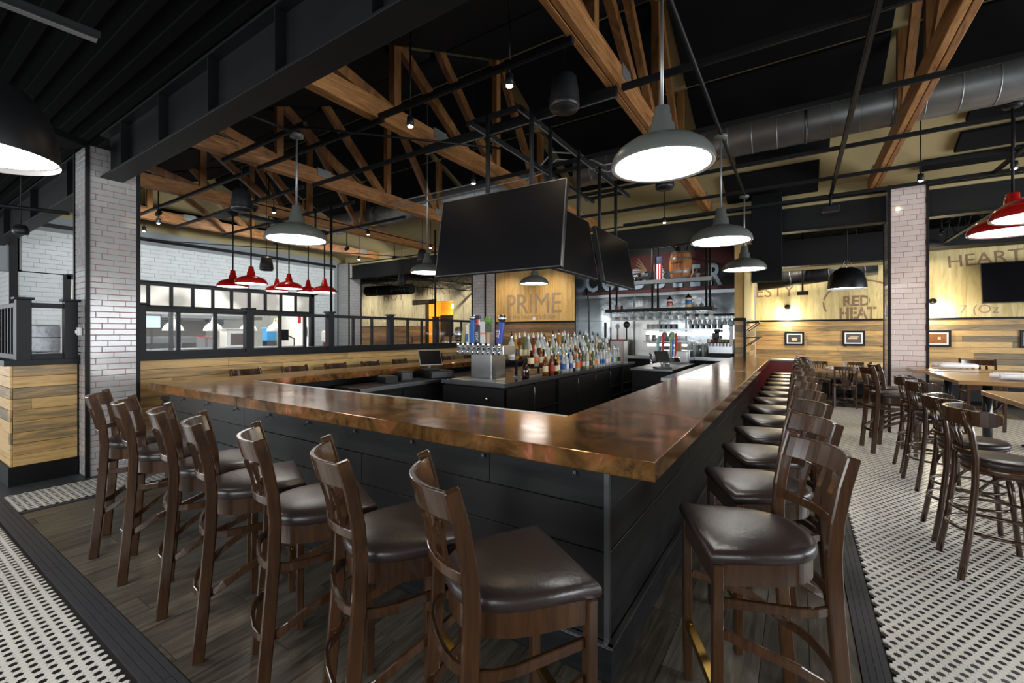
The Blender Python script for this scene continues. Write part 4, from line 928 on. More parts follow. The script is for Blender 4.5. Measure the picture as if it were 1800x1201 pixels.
simple('plexi_case', 'clear acrylic case with copper coloured edges at the far end of the bottles', 'display case', [('pane', (.0, 0, .0), (.3, .006, .5), clearb), ('edge_post', (-.012, -.01, 0), (.0, .01, .52), mat('copper_edge', rgb(170, 96, 70), .4, .4)), ('edge_post', (.3, -.01, 0), (.312, .01, .52), mat('copper_edge2', rgb(170, 96, 70), .4, .4)), ('top_rail', (-.012, -.01, .5), (.312, .01, .52), mat('copper_edge3', rgb(170, 96, 70), .4, .4)), ('side_pane', (.306, 0, 0), (.31, .3, .5), conduit)], (-3.75, 10.1, .92))
simple('paper_stack', 'low grey tray below the bottle riser beside the tap tower', 'tray', [('tray', (-.1, -.3, 0), (.1, .3, .02), conduit), ('liner', (-.09, -.28, .02), (.09, .28, .025), steel)], (-3.6, 6.0, .92))
t = thing('beer_growler', 'brown growler jug behind the tap tower', 'jug', (-3.5, 5.75, .92))
MB().lathe([(0, 0), (.055, 0), (.06, .02), (.06, .16), (.03, .22), (.018, .25), (0, .25)], 14).build('jug_body', brownb, t); MB().lathe([(.02, .24), (.02, .27), (0, .27)], 10).build('cap', black, t)

# ------------------------------------------------------------------ back bar wall, y=12.5
wb = struct(MB().b2((-5.32, 12.5, 0), (-1.25, 12.7, 4.1)).build('wall_back_bar', steel_dark))
struct(MB().b2((-5.42, 11.52, 0), (-5.32, 12.5, 4.1)).build('wall_back_bar_side', steel))
ws = mat('rippled_stainless', rgb(150, 156, 158), .14, 1, noise=.1, nscale=2, bump=.35)
wl = mat('bright_stainless', rgb(214, 214, 210), .3, .9, noise=.1, nscale=2)
for i, x in enumerate((-5.3, -4.62, -3.9, -3.2, -2.5, -1.85)):
    MB().b2((x, 12.47, 1.98), (x+.66 if i < 5 else -1.26, 12.495, 2.66)).build('steel_panel', ws, wb, .004)
    MB().b2((x, 12.47, .95), (x+.66 if i < 5 else -1.26, 12.495, 1.97)).build('steel_panel', wl if 0 < i < 3 else ws, wb, .004)
struct(MB().b2((-5.3, 12.38, 2.66), (-1.26, 12.49, 2.74)).build('trim_12', steel))
sg = thing('mural_sign', 'dark red painted sign board with pale blue block letters COLD BEER', 'sign')
MB().b2((-5.31, 12.3, 2.78), (-1.26, 12.38, 3.95)).build('sign_board', mat('black_board', rgb(26, 24, 26), .6, noise=.2), sg)
MB().b2((-5.2, 12.285, 3.3), (-1.35, 12.3, 3.78)).build('red_band', sign_red, sg); MB().b2((-5.3, 12.27, 2.74), (-1.27, 12.3, 2.82)).build('red_band', mat('rust_band', rgb(88, 44, 38), .7), sg)
xx = -5.34
for ch, wd in (('C', .5), ('O', .5), ('L', .4), ('D', .52), ('B', .48), ('E', .44), ('E', .44), ('R', .45)):
    if ch == 'B': xx += .1
    o = text('sign_letter', ch, .78, sign_blue, (xx, 12.26, 2.86), RX, sg, .012, sx=.7, bold=.02); xx += wd
eg = MB()
for s in (-1, 1):
    for k in range(6): eg.sweep([(-3.45+s*.06, 12.24, 3.34), (-3.45+s*(.3+.03*k), 12.23, 3.7-.09*k)], sec=(.035, .012), up=(0, 1, 0))
eg.build('eagle_emblem', mat('bronze_emblem', rgb(120, 92, 60), .6, noise=.2), sg)
# hanging shelf unit
su = thing('pipe_shelf', 'black pipe shelf unit hanging from the ceiling over the back bar', 'shelf')
for x in (-4.02, -2.95, -1.74):
    for y in (10.75, 11.25):
        MB().cyl((x, y, 2.15), (x, y, 4.0), .024, n=10).build('pipe_post', black_steel, su)
        for z in (2.9, 2.2): MB().lathe([(.04, -.03), (.04, .03)], 10, (x, y, z)).build('pipe_fitting', black_steel, su)
MB().b2((-4.1, 10.7, 2.85), (-1.62, 11.3, 2.88)).build('shelf_board', mat('grey_board', rgb(96, 94, 90), .6, noise=.2), su); MB().b2((-4.1, 10.69, 2.8), (-1.62, 10.72, 2.89)).build('shelf_edge', conduit, su)
MB().b2((-4.12, 10.68, 2.17), (-1.6, 11.32, 2.2)).build('shelf_board', black_steel, su); MB().b2((-4.12, 10.66, 2.13), (-1.6, 10.69, 2.21)).build('shelf_edge', black_steel, su)
for i in range(12): MB().b2((-4.06+.21*i, 10.68, 2.12), (-4.03+.21*i, 11.32, 2.135)).build('glass_rail', steel, su)
wg = mat('wine_glass', rgb(236, 240, 240), .03, trans=.55, ior=1.2)
gm = MB().lathe([(.033, 0), (.034, -.003), (.004, -.008), (.0035, -.08), (.01, -.088), (.032, -.12), (.036, -.15), (.03, -.19)], 12).mesh('wine_glass', wg)
for i in range(12):
    for j in range(6):
        o = obj('wine_glass', gm, None, (-3.93+.205*i, 10.74+.1*j, 2.12)); tag(o, 'upside down stemmed glass hanging under the pipe shelf', 'glass', 'wine glasses hanging under the pipe shelf')
for i in range(9):
    for j in range(2):
        o = obj('wine_glass', gm, None, (-2.35+.118*i, 12.05+.12*j, 2.06)); o.scale = (1, 1, 1.25); tag(o, 'tall upside down glass hanging in the rack above the back counter', 'glass', 'glasses in the rear rack')
simple('glass_rack', 'thin rack along the wall holding upside down glasses', 'rack', [('rail', (0, 0, 0), (1.25, .3, .02), steel_dark), ('lip', (0, -.02, -.01), (1.25, 0, .04), black)], (-2.5, 12.0, 2.06))
# barrel
t = thing('whiskey_barrel', 'small oak barrel with galvanised hoops on the pipe shelf', 'barrel', (-2.35, 11.0, 2.885))
def br(z): return .205+.055*(1-((z-.33)/.33)**2)
ns = 22
for i in range(ns):
    a0, a1 = 2*pi*i/ns+.006, 2*pi*(i+1)/ns-.006; rings = []
    for k in range(9):
        z = .66*k/8; r = br(z)
        rings.append([((r-.02)*cos(a0), (r-.02)*sin(a0), z), (r*cos(a0), r*sin(a0), z), (r*cos(a1), r*sin(a1), z), ((r-.02)*cos(a1), (r-.02)*sin(a1), z)])
    MB().loft(rings, True, False).build('stave', barrel_wood, t)
for z in (.03, .17, .49, .63): MB().lathe([(br(z-.025)+.004, z-.025), (br(z+.025)+.004, z+.025)], 28).build('hoop', galv, t)
MB().lathe([(0, .64), (.195, .64), (.195, .65), (0, .65)], 24).build('barrel_head', barrel_wood, t)
text('lettering', 'WHISKEY', .07, mat('burnt_ink', rgb(80, 44, 24), .7), (-.17, -.262, .36), RX, t, .002)
# shelf curios
def stein(label, x, m1, m2, s=1):
    t = thing('beer_stein', label, 'stein', (x, 11.0, 2.2)); t.scale = (s, s, s)
    MB().lathe([(0, 0), (.075, 0), (.078, .03), (.065, .05), (.066, .2), (.07, .22), (.05, .24), (0, .24)], 18).build('mug', m1, t)
    MB().lathe([(.067, .08), (.069, .09), (.069, .17), (.067, .18)], 18).build('painted_band', m2, t)
    MB().lathe([(.07, .22), (.06, .25), (.03, .28), (.012, .31), (0, .33)], 16).build('lid', steel_dark, t)
    MB().sweep([(.06, 0, .2), (.11, 0, .19), (.125, 0, .13), (.11, 0, .07), (.065, 0, .05)], .012).build('handle', m1, t)
crm = mat('cream_glaze', rgb(222, 190, 150), .3)
stein('ceramic lidded stein with red band on the lower pipe shelf', -2.6, white_paint, shade_red); stein('tan lidded stein with blue band on the lower pipe shelf', -2.17, crm, blue, 1.1)
simple('gravy_boat', 'low silver tray ornament at the left of the lower pipe shelf', 'ornament', [('tray', (-.3, -.06, 0), (.3, .06, .02), steel), ('ridge', (-.2, -.03, .02), (.2, .03, .07), conduit)], (-3.4, 10.95, 2.2), bev=.01)
simple('shot_display', 'small dark red bottle group at the left end of the lower pipe shelf', 'ornament', [('bottle', (-.1, -.03, 0), (-.05, .03, .14), brownb), ('bottle', (-.03, -.03, 0), (.02, .03, .1), shade_red), ('bottle', (.05, -.03, 0), (.1, .03, .12), black)], (-3.85, 10.95, 2.2), bev=.01)
t = thing('bell_ornament', 'small grey bell shaped ornament at the right of the lower pipe shelf', 'ornament', (-1.88, 11, 2.2)); MB().lathe([(.06, 0), (.05, .05), (.035, .1), (0, .12)], 14).build('bell', conduit, t); MB().lathe([(0, .12), (.015, .13), (0, .15)], 8).build('knob', steel, t)
simple('brew_sign', 'small black sign with white lettering on the upper pipe shelf', 'sign', [('board', (-.15, -.02, 0), (.15, .02, .22), trim_black)], (-3.45, 10.9, 2.885))
text('lettering', 'BREWS\nON TAP', .075, white_paint, (-.13, -.023, .13), RX, [o for o in C.objects if o.name == 'brew_sign'][0], .002)
simple('brown_mug', 'dark mug with cream foam beside the small black sign', 'mug', [('mug', (-.07, -.06, 0), (.07, .06, .2), mat('dark_mug', rgb(60, 36, 26), .5)), ('foam', (-.08, -.07, .2), (.08, .07, .26), white_paint)], (-3.75, 10.9, 2.885), bev=.02)
simple('wire_car', 'dark wire model in the middle of the upper pipe shelf', 'model', [('body', (-.2, -.06, .05), (.2, .06, .12), black_steel), ('cab', (-.06, -.05, .12), (.12, .05, .2), steel_dark), ('wheel', (-.16, -.07, 0), (-.08, .07, .08), black), ('wheel', (.08, -.07, 0), (.16, .07, .08), black)], (-3.2, 10.9, 2.885), bev=.01)
t = thing('flag', 'small red and white striped flag leaning on the pipe post', 'flag', (-2.83, 10.85, 2.885))
for i in range(5): MB().b2((-.08+.032*i, -.01, 0), (-.05+.032*i, .01, .4)).build('stripe', shade_red if i % 2 == 0 else paper, t)
MB().b2((-.08, -.013, .4), (.08, .013, .58)).build('canton', navy, t)
t = thing('figurine', 'orange and brown carved figurine right of the barrel', 'figurine', (-1.97, 10.95, 2.885))
MB().sweep([(-.1, 0, 0), (-.05, 0, .12), (0, 0, .24)], .05, .02).build('body', mat('orange_clay', rgb(170, 86, 40), .6), t); MB().sweep([(.05, 0, 0), (.1, 0, .12), (.18, 0, .1)], .025).build('tail', mat('brown_clay', rgb(90, 50, 30), .6), t)
# back counter
bc = thing('rear_counter', 'stainless rear service counter below the hanging glasses', 'counter')
MB().b2((-5.25, 11.85, .96), (-1.35, 12.46, 1.0)).build('worktop', steel, bc, .003); MB().b2((-5.25, 11.835, .92), (-1.35, 11.85, 1.005)).build('steel_edge', steel, bc, .003)
MB().b2((-5.2, 11.95, 0), (-1.4, 12.46, .96)).build('cabinet', trim_black, bc)
t = thing('wall_shelf', 'upper stainless wall shelf with glasses behind the bar', 'shelf'); MB().b2((-3.6, 12.2, 1.7), (-1.45, 12.46, 1.73)).build('board', steel, t); MB().b2((-3.58, 12.42, 1.55), (-1.47, 12.44, 1.64)).build('light_strip', strip_glow, t)
t = thing('wall_shelf', 'lower stainless wall shelf behind the bar', 'shelf'); MB().b2((-3.6, 12.2, 1.36), (-2.4, 12.46, 1.39)).build('board', steel, t); MB().b2((-3.3, 12.4, 1.0), (-3.25, 12.46, 1.36)).build('bracket', steel_dark, t)
t = thing('under_light', 'bright light strip low on the steel splashback', 'light'); MB().b2((-3.55, 12.44, 1.26), (-2.5, 12.46, 1.31)).build('light_strip', strip_glow, t); MB().b2((-3.55, 12.43, 1.31), (-2.5, 12.46, 1.33)).build('housing', steel, t)
cup = MB().lathe([(0, 0), (.03, 0), (.036, .01), (.04, .13), (.037, .13), (.03, .012), (0, .01)], 12).mesh('drinking_glass', wg)
for i in range(14):
    if 5 < i < 8: continue
    o = obj('drinking_glass', cup, None, (-3.5+.14*i, 12.33, 1.73)); tag(o, 'clear tumbler standing on the upper stainless wall shelf', 'glass', 'tumblers on the upper wall shelf')
for i, (x, m) in enumerate(((-3.5, white_paint), (-3.33, conduit))):
    t = thing('storage_jar', ('white' if i == 0 else 'grey')+' storage jar on the lower wall shelf', 'jar', (x, 12.33, 1.39)); MB().lathe([(0, 0), (.06, 0), (.06, .15), (0, .16)], 14).build('jar', m, t); MB().lathe([(.062, .15), (.062, .18), (0, .18)], 14).build('lid', steel, t)
for i, x in enumerate((-3.05, -2.85)):
    t = thing('plastic_pitcher', ('left' if i == 0 else 'right')+' grey blue plastic pitcher on the lower wall shelf', 'pitcher', (x, 12.33, 1.39)); MB().lathe([(0, 0), (.075, 0), (.085, .2), (.05, .25), (0, .25)], 14).build('pitcher', mat('smoky_plastic', rgb(120, 132, 142), .3), t)
    MB().sweep([(.07, 0, .2), (.13, 0, .16), (.12, 0, .06), (.075, 0, .04)], .012).build('handle', conduit, t)
tb = t = thing('soda_tap_box', 'dark brown tap box with red lettering on the rear counter', 'dispenser', (-4.25, 12.1, 1.0))
MB().b2((-.25, -.12, 0), (.25, .12, .3)).build('box', mat('brown_box', rgb(56, 44, 40), .5), t, .01); MB().b2((-.27, -.14, .3), (.27, .14, .44)).build('top_box', mat('brown_box_top', rgb(78, 64, 60), .5), t, .01); text('lettering', 'ICE COLD', .07, shade_red, (-.2, -.145, .35), RX, t, .002)
for i, (x, h, l) in enumerate(((-4.46, .36, 'dark grip'), (-4.26, .42, 'pale blue flower'), (-4.0, .48, 'dark cross shaped'))):
    q = pempty('tap_handle', l+' tap handle', tb, (x+4.25, -.1, .44)); MB().cyl((0, 0, 0), (0, 0, h*.8), .022, .018).build('shaft', speaker_black if i != 1 else conduit, q)
    blob(q, 'badge', (speaker_black, mat('pale_blue', rgb(140, 176, 196), .4), speaker_black)[i], (.03, .07, .1)[i], h*.85)
t = thing('beer_faucet', 'tall black handled faucet standing left of the brown tap box', 'faucet', (-4.62, 12.0, 1.0)); MB().cyl((0, 0, 0), (0, 0, .5), .03).build('column', chrome, t); MB().b2((-.035, -.02, .5), (.035, .02, .92)).build('handle', speaker_black, t, .01)
im = thing('soda_machine', 'soda dispenser with coloured flavour badges at the right end of the rear counter', 'soda dispenser', (-1.62, 12.15, 1.0))
MB().b2((-.3, -.2, 0), (.26, .25, .1)).build('drip_base', black, im); MB().b2((-.3, 0, .1), (.26, .25, .46)).build('cabinet', steel, im, .005); MB().b2((-.3, -.16, .36), (.26, .0, .46)).build('header', black, im, .005)
for i, c in enumerate(('white', 'red', 'black', 'orange', 'green', 'green', 'red')):
    MB().b2((-.28+.077*i, -.168, .38), (-.215+.077*i, -.16, .45)).build('flavour_badge', papers[c], im); MB().cyl((-.25+.077*i, -.1, .36), (-.25+.077*i, -.12, .28), .012).build('nozzle', conduit, im)
simple('coffee_grinder', 'black coffee grinder standing on the soda dispenser', 'grinder', [('body', (-.09, -.08, 0), (.08, .08, .16), speaker_black), ('hopper', (-.04, -.06, .16), (.1, .07, .26), black)], (-1.75, 12.25, 1.46), bev=.02)
for i in range(5):
    t = thing('cup_stack', 'tall stack of clear cups on the rear counter', 'cups', (-2.28+.07*i, 12.3, 1.0), 0, 'cup stacks beside the soda dispenser'); MB().lathe([(0, 0), (.03, 0), (.032, .34), (0, .34)], 12).build('cups', (clearb, conduit, steel, clearb, conduit)[i], t); MB().lathe([(.034, .3), (.034, .32)], 12).build('rim', steel, t)
simple('cardboard_box', 'small brown box on the steel cabinet at the rear counter', 'box', [('box', (-.06, -.06, 0), (.06, .06, .2), mat('cardboard', rgb(170, 130, 96), .8)), ('flap', (-.06, -.06, .2), (.06, 0, .205), mat('cardboard2', rgb(180, 140, 106), .8))], (-2.5, 11.5, 1.18))
simple('steel_cabinet', 'low stainless cabinet standing at the end of the right inner counter', 'cabinet', [('case', (-.35, -.25, 0), (.35, .25, .3), steel), ('door', (-.3, -.26, .03), (.3, -.25, .27), wl), ('base', (-.34, -.24, -.88), (.34, .24, 0), trim_black)], (-2.55, 11.5, .88))
t = thing('sale_terminal', 'dark tilted screen with bright metal bars on the right inner counter', 'till', (-2.35, 9.3, .9), R(40))
MB().box((0, 0, .22), (.3, .04, .26), (R(-30), 0, 0)).build('screen_back', black, t, .02); MB().sweep([(0, 0, 0), (0, .05, .2)], .02).build('neck', chrome, t); MB().b2((-.15, -.12, -.02), (.15, .12, .01)).build('base', steel_dark, t)
rt = t = thing('beer_tap_tower', 'chrome rear tap tower inside the right arm of the bar', 'tap tower', (-2.4, 9.95, .88)); MB().b2((-.3, -.08, .1), (.25, .08, .2)).build('head', chrome, t, .01); MB().cyl((0, 0, 0), (0, 0, .12), .05).build('column', chrome, t)
for i, (m, l, x, y, h) in enumerate(((papers['red'], 'red and white striped tap handle behind the dark tilted screen', -2.5, 9.9, .5), (mat('cyan_h', rgb(120, 170, 190), .4), 'pale blue tap handle beside the striped one', -2.62, 9.95, .42), (green, 'green topped tap handle right of the striped one', -2.34, 9.95, .5), (papers['red'], 'red topped thin tap handle, rightmost of the rear taps', -2.25, 9.98, .5), (blue, 'blue bulky tap handle of the rear taps', -2.3, 9.9, .36))):
    t = pempty('tap_handle', l, rt, (x+2.4, y-9.95, .24)); MB().sweep([(0, 0, 0), (.02, 0, h*.5), (.03, 0, h)], sec=(.05, .03), up=(0, 1, 0)).build('paddle', m, t, .008); MB().b2((-.012, -.02, 0), (.0, -.016, h*.8)).build('stripe', paper, t); MB().cyl((0, 0, -.06), (0, 0, 0), .014).build('ferrule', chrome, t)
simple('rear_tap_bench', 'black service bench below the rear tap tower', 'bench', [('top', (-.5, -.7, .84), (.35, 1.5, .88), steel_dark), ('body', (-.48, -.68, 0), (.33, 1.48, .84), trim_black)], (-2.42, 9.7, 0))
t = thing('beer_faucet', 'chrome faucet column standing on the rear counter below the lower wall shelf', 'faucet', (-3.05, 11.0, .6)); MB().cyl((0, 0, 0), (0, 0, .5), .03).build('column', chrome, t); MB().sweep([(0, 0, .5), (0, -.05, .54), (0, -.12, .5)], .018).build('spout', chrome, t)
simple('globe_thermometer', 'pale blue round dial on a post beside the wood pillar', 'dial', [('post', (-.04, -.02, -.55), (.04, .02, 0), conduit)], (-1.36, 11.9, 1.85))
t = [o for o in C.objects if o.name == 'globe_thermometer'][0]; d = MB().lathe([(0, 0), (.075, 0), (.075, .03), (0, .03)], 20).build('dial', mat('pale_dial', rgb(190, 214, 222), .4), t); d.rotation_euler = (R(90), 0, 0)
# wire shelves on the pillar side
for i, z in enumerate((1.86, 1.5)):
    t = thing('bracket_shelf', ('upper' if i == 0 else 'lower')+' black bracket shelf on the side of the wood pillar', 'shelf', (-1.03, 11.75, z)); MB().b2((0, -.2, 0), (.28, .9, .02)).build('board', black_steel, t); MB().sweep([(0, -.1, -.2), (.25, -.1, 0)], .01).build('bracket', black_steel, t); MB().sweep([(0, .7, -.2), (.25, .7, 0)], .01).build('bracket', black_steel, t)

# ------------------------------------------------------------------ televisions
def tv(label, loc, rz, tilt, w, h, poles=()):
    t = thing('television', label, 'television', loc, rz)
    b = MB().b2((-w/2, -.02, -h/2), (w/2, .03, h/2)).build('case', speaker_black, t, .006); b.rotation_euler = (tilt, 0, 0)
    MB().b2((-w/2+.012, -.024, -h/2+.014), (w/2-.012, -.02, h/2-.012)).build('screen', screen, b)
    f = MB(); e = .01
    for a, c in (((-w/2, -h/2), (w/2, -h/2+e)), ((-w/2, h/2-e), (w/2, h/2)), ((-w/2, -h/2), (-w/2+e, h/2)), ((w/2-e, -h/2), (w/2, h/2))): f.b2((a[0], -.027, a[1]), (c[0], -.018, c[1]))
    f.build('bezel', tv_frame, b)
    MB().b2((-.25, .05, -.2), (.25, .12, .2)).build('mount', black_steel, t)
    for x in poles: MB().cyl((x, .12, .1), (x, .12, 3.92-loc[2]), .024).build('drop_pole', black_steel, t)
    return t
tv('large black television facing the front corner of the bar', (-2.56, 3.66, 2.635), R(2), R(-9), 1.5, .86, (-.2, .33))
tv('black television facing right, beside the large front one', (-2.2, 4.6, 2.65), R(90), R(-10), 1.28, .76, (-.25, .5))
tv('further black television facing right above the island', (-2.2, 6.1, 2.65), R(90), R(-10), 1.28, .76, (-.3, .35))
tv('black television tilted down on the right wall above the wood planks', (4.22, 13.85, 2.72), R(-4), R(-12), 1.6, .92)
t = thing('ceiling_rig', 'black slotted channel rig under the trusses carrying the televisions', 'rig')
for x in (-2.95, -2.34): MB().sweep([(x, 3.7, 3.86), (x, 7.1, 3.86)], sec=(.045, .05)).build('rail', black_steel, t); MB().sweep([(x, 3.7, 3.832), (x, 7.1, 3.832)], sec=(.014, .006)).build('rail_slot', conduit, t)
for y in (3.78, 4.1, 5.6, 7.0): MB().sweep([(-3.05, y, 3.9), (-2.4, y, 3.9)], sec=(.045, .045)).build('cross_rail', black_steel, t)
for x in (-2.95, -2.34):
    for y in (4.1, 5.6): MB().box((x, y, 3.83), (.06, .06, .02)).build('clamp', steel, t)

# ------------------------------------------------------------------ pendant lamps
def barn(label, x, y, z, m, glow, D=.655, top=3.87, grp=None, can=True):
    s = D/.655; t = thing('pendant_lamp', label, 'lamp', (x, y, z), 0, grp)
    MB().lathe([(.3275*s, 0), (.327*s, .02*s), (.315*s, .06*s), (.285*s, .1*s), (.23*s, .14*s), (.16*s, .166*s), (.11*s, .18*s), (.084*s, .198*s), (.078*s, .27*s), (.062*s, .28*s), (.06*s, .33*s), (.052*s, .336*s), (.05*s, .385*s), (.03*s, .392*s), (0, .392*s)], 40).build('shade', m, t)
    MB().lathe([(.3*s, .006*s), (.322*s, .0), (.3275*s, .006*s)], 40).build('rim', shade_white, t)
    MB().lathe([(0, .012*s), (.312*s, .012*s)], 40).build('diffuser', glow, t)
    MB().cyl((0, 0, .37*s), (0, 0, top-z), .0115, n=8).build('stem', conduit if m is shade_grey else black_steel, t)
    if can: MB().lathe([(.0, -.0), (.012, -.045), (.07, -.03), (.075, 0), (0, .0)], 20, (0, 0, top-z)).build('canopy', black_steel if m is not shade_grey else shade_grey, t)
    return t
barn('largest grey barn pendant, nearest over the right arm of the bar', -.75, 2.96, 2.70, shade_grey, lamp_glow)
barn('grey barn pendant over the front arm of the bar at left', -4.73, 2.82, 2.65, shade_grey, lamp_glow, top=3.84)
barn('grey barn pendant second in line over the right arm of the bar', -.74, 5.53, 2.65, shade_grey, lamp_glow)
barn('grey barn pendant third in line over the right arm of the bar', -.74, 8.15, 2.65, shade_grey, lamp_glow)
barn('grey barn pendant between the front television and the PRIME wall', -5.0, 8.6, 2.72, shade_grey, lamp_glow, top=roofz(8.6)-.01)
barn('grey barn pendant half hidden at the left edge of the front television', -5.55, 5.75, 2.68, shade_grey, lamp_glow, .6, roofz(5.75)-.08)
REDL = [(-7.49, 3.41), (-6.99, 3.44), (-8.6, 4.72), (-7.5, 4.33), (-8.6, 5.38), (-7.47, 5.0)]
RZ = [2.335, 2.355, 2.43, 2.385, 2.455, 2.37]
for i, ((x, y), z) in enumerate(zip(REDL, RZ)): barn('red enamel barn pendant over the booths, %s from the left' % ORD[i], x, y, z, shade_red, lamp_glow_s, .45 if i not in (2,) else .42, 3.5, 'red pendants over the booths')
t = thing('pendant_rail', 'black rail from which the red booth pendants hang', 'rail'); MB().b2((-8.0, 3.3, 3.5), (-6.9, 3.5, 3.55)).b2((-7.6, 3.4, 3.5), (-7.5, 5.1, 3.55)).b2((-8.65, 4.65, 3.5), (-7.5, 4.75, 3.55)).b2((-8.65, 4.65, 3.5), (-8.55, 5.45, 3.55)).build('rail', black_steel, t); MB().cyl((-7.6, 3.6, 3.55), (-7.6, 3.6, 3.95), .02).build('rod', black_steel, t); MB().cyl((-7.6, 4.9, 3.55), (-7.6, 4.9, 3.95), .02).build('rod', black_steel, t)
barn('red enamel barn pendant at the right edge, lower and nearer the column', 1.78, 6.34, 2.60, shade_red, lamp_glow_s, .655, 3.87)
barn('red enamel barn pendant cut by the right edge of the photo, upper one', 1.76, 5.62, 2.60, shade_red, lamp_glow_s, .655, 3.87)
def dome(label, x, y, z, D, top):
    t = thing('pendant_lamp', label, 'lamp', (x, y, z)); s = D/2
    MB().lathe([(s, 0), (s*1.0, .15*s), (s*.96, .5*s), (s*.84, .85*s), (s*.62, 1.15*s), (s*.35, 1.3*s), (0, 1.34*s)], 40).build('shade', shade_black, t)
    MB().lathe([(0, .03), (s*.985, .03)], 40).build('diffuser', lamp_glow, t)
    for k in range(3):
        a = 2*pi*k/3+.4; MB().sweep([(.1*s*cos(a), .1*s*sin(a), 1.75*s), (.45*s*cos(a), .45*s*sin(a), 1.22*s)], .012*s*2).build('strap', conduit, t)
    MB().cyl((0, 0, 1.7*s), (0, 0, top-z), .008).build('stem', black_steel, t)
    return t
dome('black dome pendant in front of the words RED HEAT', .8, 10.7, 2.47, .63, 4.158)
dome('large black dome pendant cut by the left edge', -3.46, .38, 2.5, .6, 3.97)

# speakers
def spk(label, x, y, z, r, h, top=3.98):
    t = thing('pendant_speaker', label, 'speaker', (x, y, z))
    MB().lathe([(0, 0), (r*.92, 0), (r, .02), (r, .04), (r*.97, h*.4), (r*.8, h*.88), (r*.6, h), (0, h)], 28).build('cabinet', speaker_black, t)
    MB().lathe([(r*1.0, .03), (r*1.02, .04), (r*1.0, .05)], 28).build('ring', black_steel, t); MB().lathe([(0, -.004), (r*.85, -.004), (r*.85, 0)], 28).build('grille', black, t)
    MB().cyl((0, 0, h), (0, 0, (roofz(y)-.005 if 1.85 < y < 9.6 else top)-z), .005).build('hanger', black_steel, t)
spk('black cylinder speaker hanging beside the timber truss in the middle', -1.85, 3.75, 3.72, .142, .33, 4.3)
spk('black cylinder speaker hanging left of the front left grey pendant', -6.45, 3.05, 3.3, .13, .3, 3.9)
spk('small black cylinder speaker left of the front television', -7.6, 7.7, 3.35, .12, .27)
spk('small black cylinder speaker above the red pendants', -7.9, 4.15, 2.72, .11, .24, 3.9)
spk('small black cylinder speaker below the far left beam', -9.6, 8.9, 3.05, .12, .26)
spk('black cylinder speaker below the duct, right of the large grey pendant', -1.62, 6.55, 3.7, .13, .28, 4.3)
spk('small black ceiling speaker at the upper left in front of the tiled wall', -7.5, 1.15, 2.75, .07, .1, 3.97)
# track spots and added wall fill spots
def spot(i, x, y, z=3.78, e=1):
    t = thing('track_or_fill_spot', SL[i], 'spotlight', (x, y, z)); MB().lathe([(0, .1), (.035, .1), (.04, .0), (.036, 0)], 14).build('can', black, t)
    MB().lathe([(0, -.012), (.018, -.008), (.03, .012)], 12).build('bulb', spot_glow, t); MB().cyl((0, 0, .1), (0, 0, roofz(y)-z-.005), .008).build('stem', black, t)
    l = bpy.data.lights.new('spot_beam', 'SPOT'); l.energy = 28*e; l.color = (1, .78, .52); l.spot_size = R(95); l.spot_blend = .8; l.shadow_soft_size = .03
    o = bpy.data.objects.new('spot_beam', l); C.objects.link(o); o.parent = t; o.location = (0, 0, -.03)
def fill(label, x, y, z, tx, ty, tz, e, col=(1, .9, .74), size=80):  # invented lamp, added only to brighten a dim wall
    t = thing('track_or_fill_spot', label, 'spotlight', (x, y, z)); d = V((tx-x, ty-y, tz-z)).normalized()
    MB().sweep([V((0, 0, 0))-d*.06, d*.06], .04, n=12).build('can', black, t); MB().cyl((0, 0, 0), (0, 0, (4.158 if y > 9.75 else roofz(y)-.005)-z), .012).build('stem', black, t)
    l = bpy.data.lights.new('spot_beam', 'SPOT'); l.energy = e; l.color = col; l.spot_size = R(size); l.spot_blend = 1; l.shadow_soft_size = .05
    o = bpy.data.objects.new('spot_beam', l); C.objects.link(o); o.parent = t; o.location = d*.08; o.rotation_euler = d.to_track_quat('-Z', 'Y').to_euler()
for i, x in enumerate((-.3, 1.1, 2.5)): fill('added wall washer aimed at the right lettered wall, %s from the left' % ORD[i], x, 12.5 if i > 1 else 12.52, 3.7, x, 14.3, 2.1, 90)
for i, x in enumerate((-7.6, -6.0)): fill('added wall washer aimed at the PRIME wall, %s one' % ('left', 'right')[i], x, 10.2, 3.75, x, 11.5, 2.2, 60)
for i, x in enumerate((-17.5, -15.3, -13.2, -11.2)): fill('added wall washer aimed at the weathered far left wall, %s from the left' % ORD[i], x, 12.4, 3.8, x, 14.3, 2.4, 110)
for i, y in enumerate((3.2, 5.2, 7.2, 8.8)): fill('added wall washer aimed at the white kitchen tiles, %s from the left' % ORD[i], -9.8, y, 3.8, -13.3, y, 2.9, 75, (.95, .98, 1), 120)
fill('added wall washer aimed at the steel back bar', -3.2, 10.2, 3.9, -3.2, 12.5, 2.3, 70, (1, .96, .9), 110)
SP = [(-2.13, 3.23), (-3.42, 3.29), (-3.96, 5.05), (-7.92, 4.29), (-7.93, 6.37), (-7.85, 8.25), (-11.67, 3.56), (-10.6, 3.46), (-2.2, 8.87), (1.47, 8.44), (2.4, 8.49), (-10.81, 8.36)]
SL = ['lit warm spot to the right of the truss above the front television', 'lit warm spot on the truss left of the middle speaker', 'lit warm spot just above the front television edge', 'lit warm spot left of the front left grey pendant stem', 'small lit warm spot over the booths, middle of three', 'small lit warm spot near the left edge of the front television',
      'lit warm spot nearest the left tiled column, lower one', 'lit warm spot nearest the left tiled column, upper one', 'small lit warm spot right of the television frame', 'lit warm spot above the right tiled column', 'lit warm spot above the red pendants at the right edge', 'small lit warm spot above the far left beam']
for i, (x, y) in enumerate(SP): spot(i, x, y)
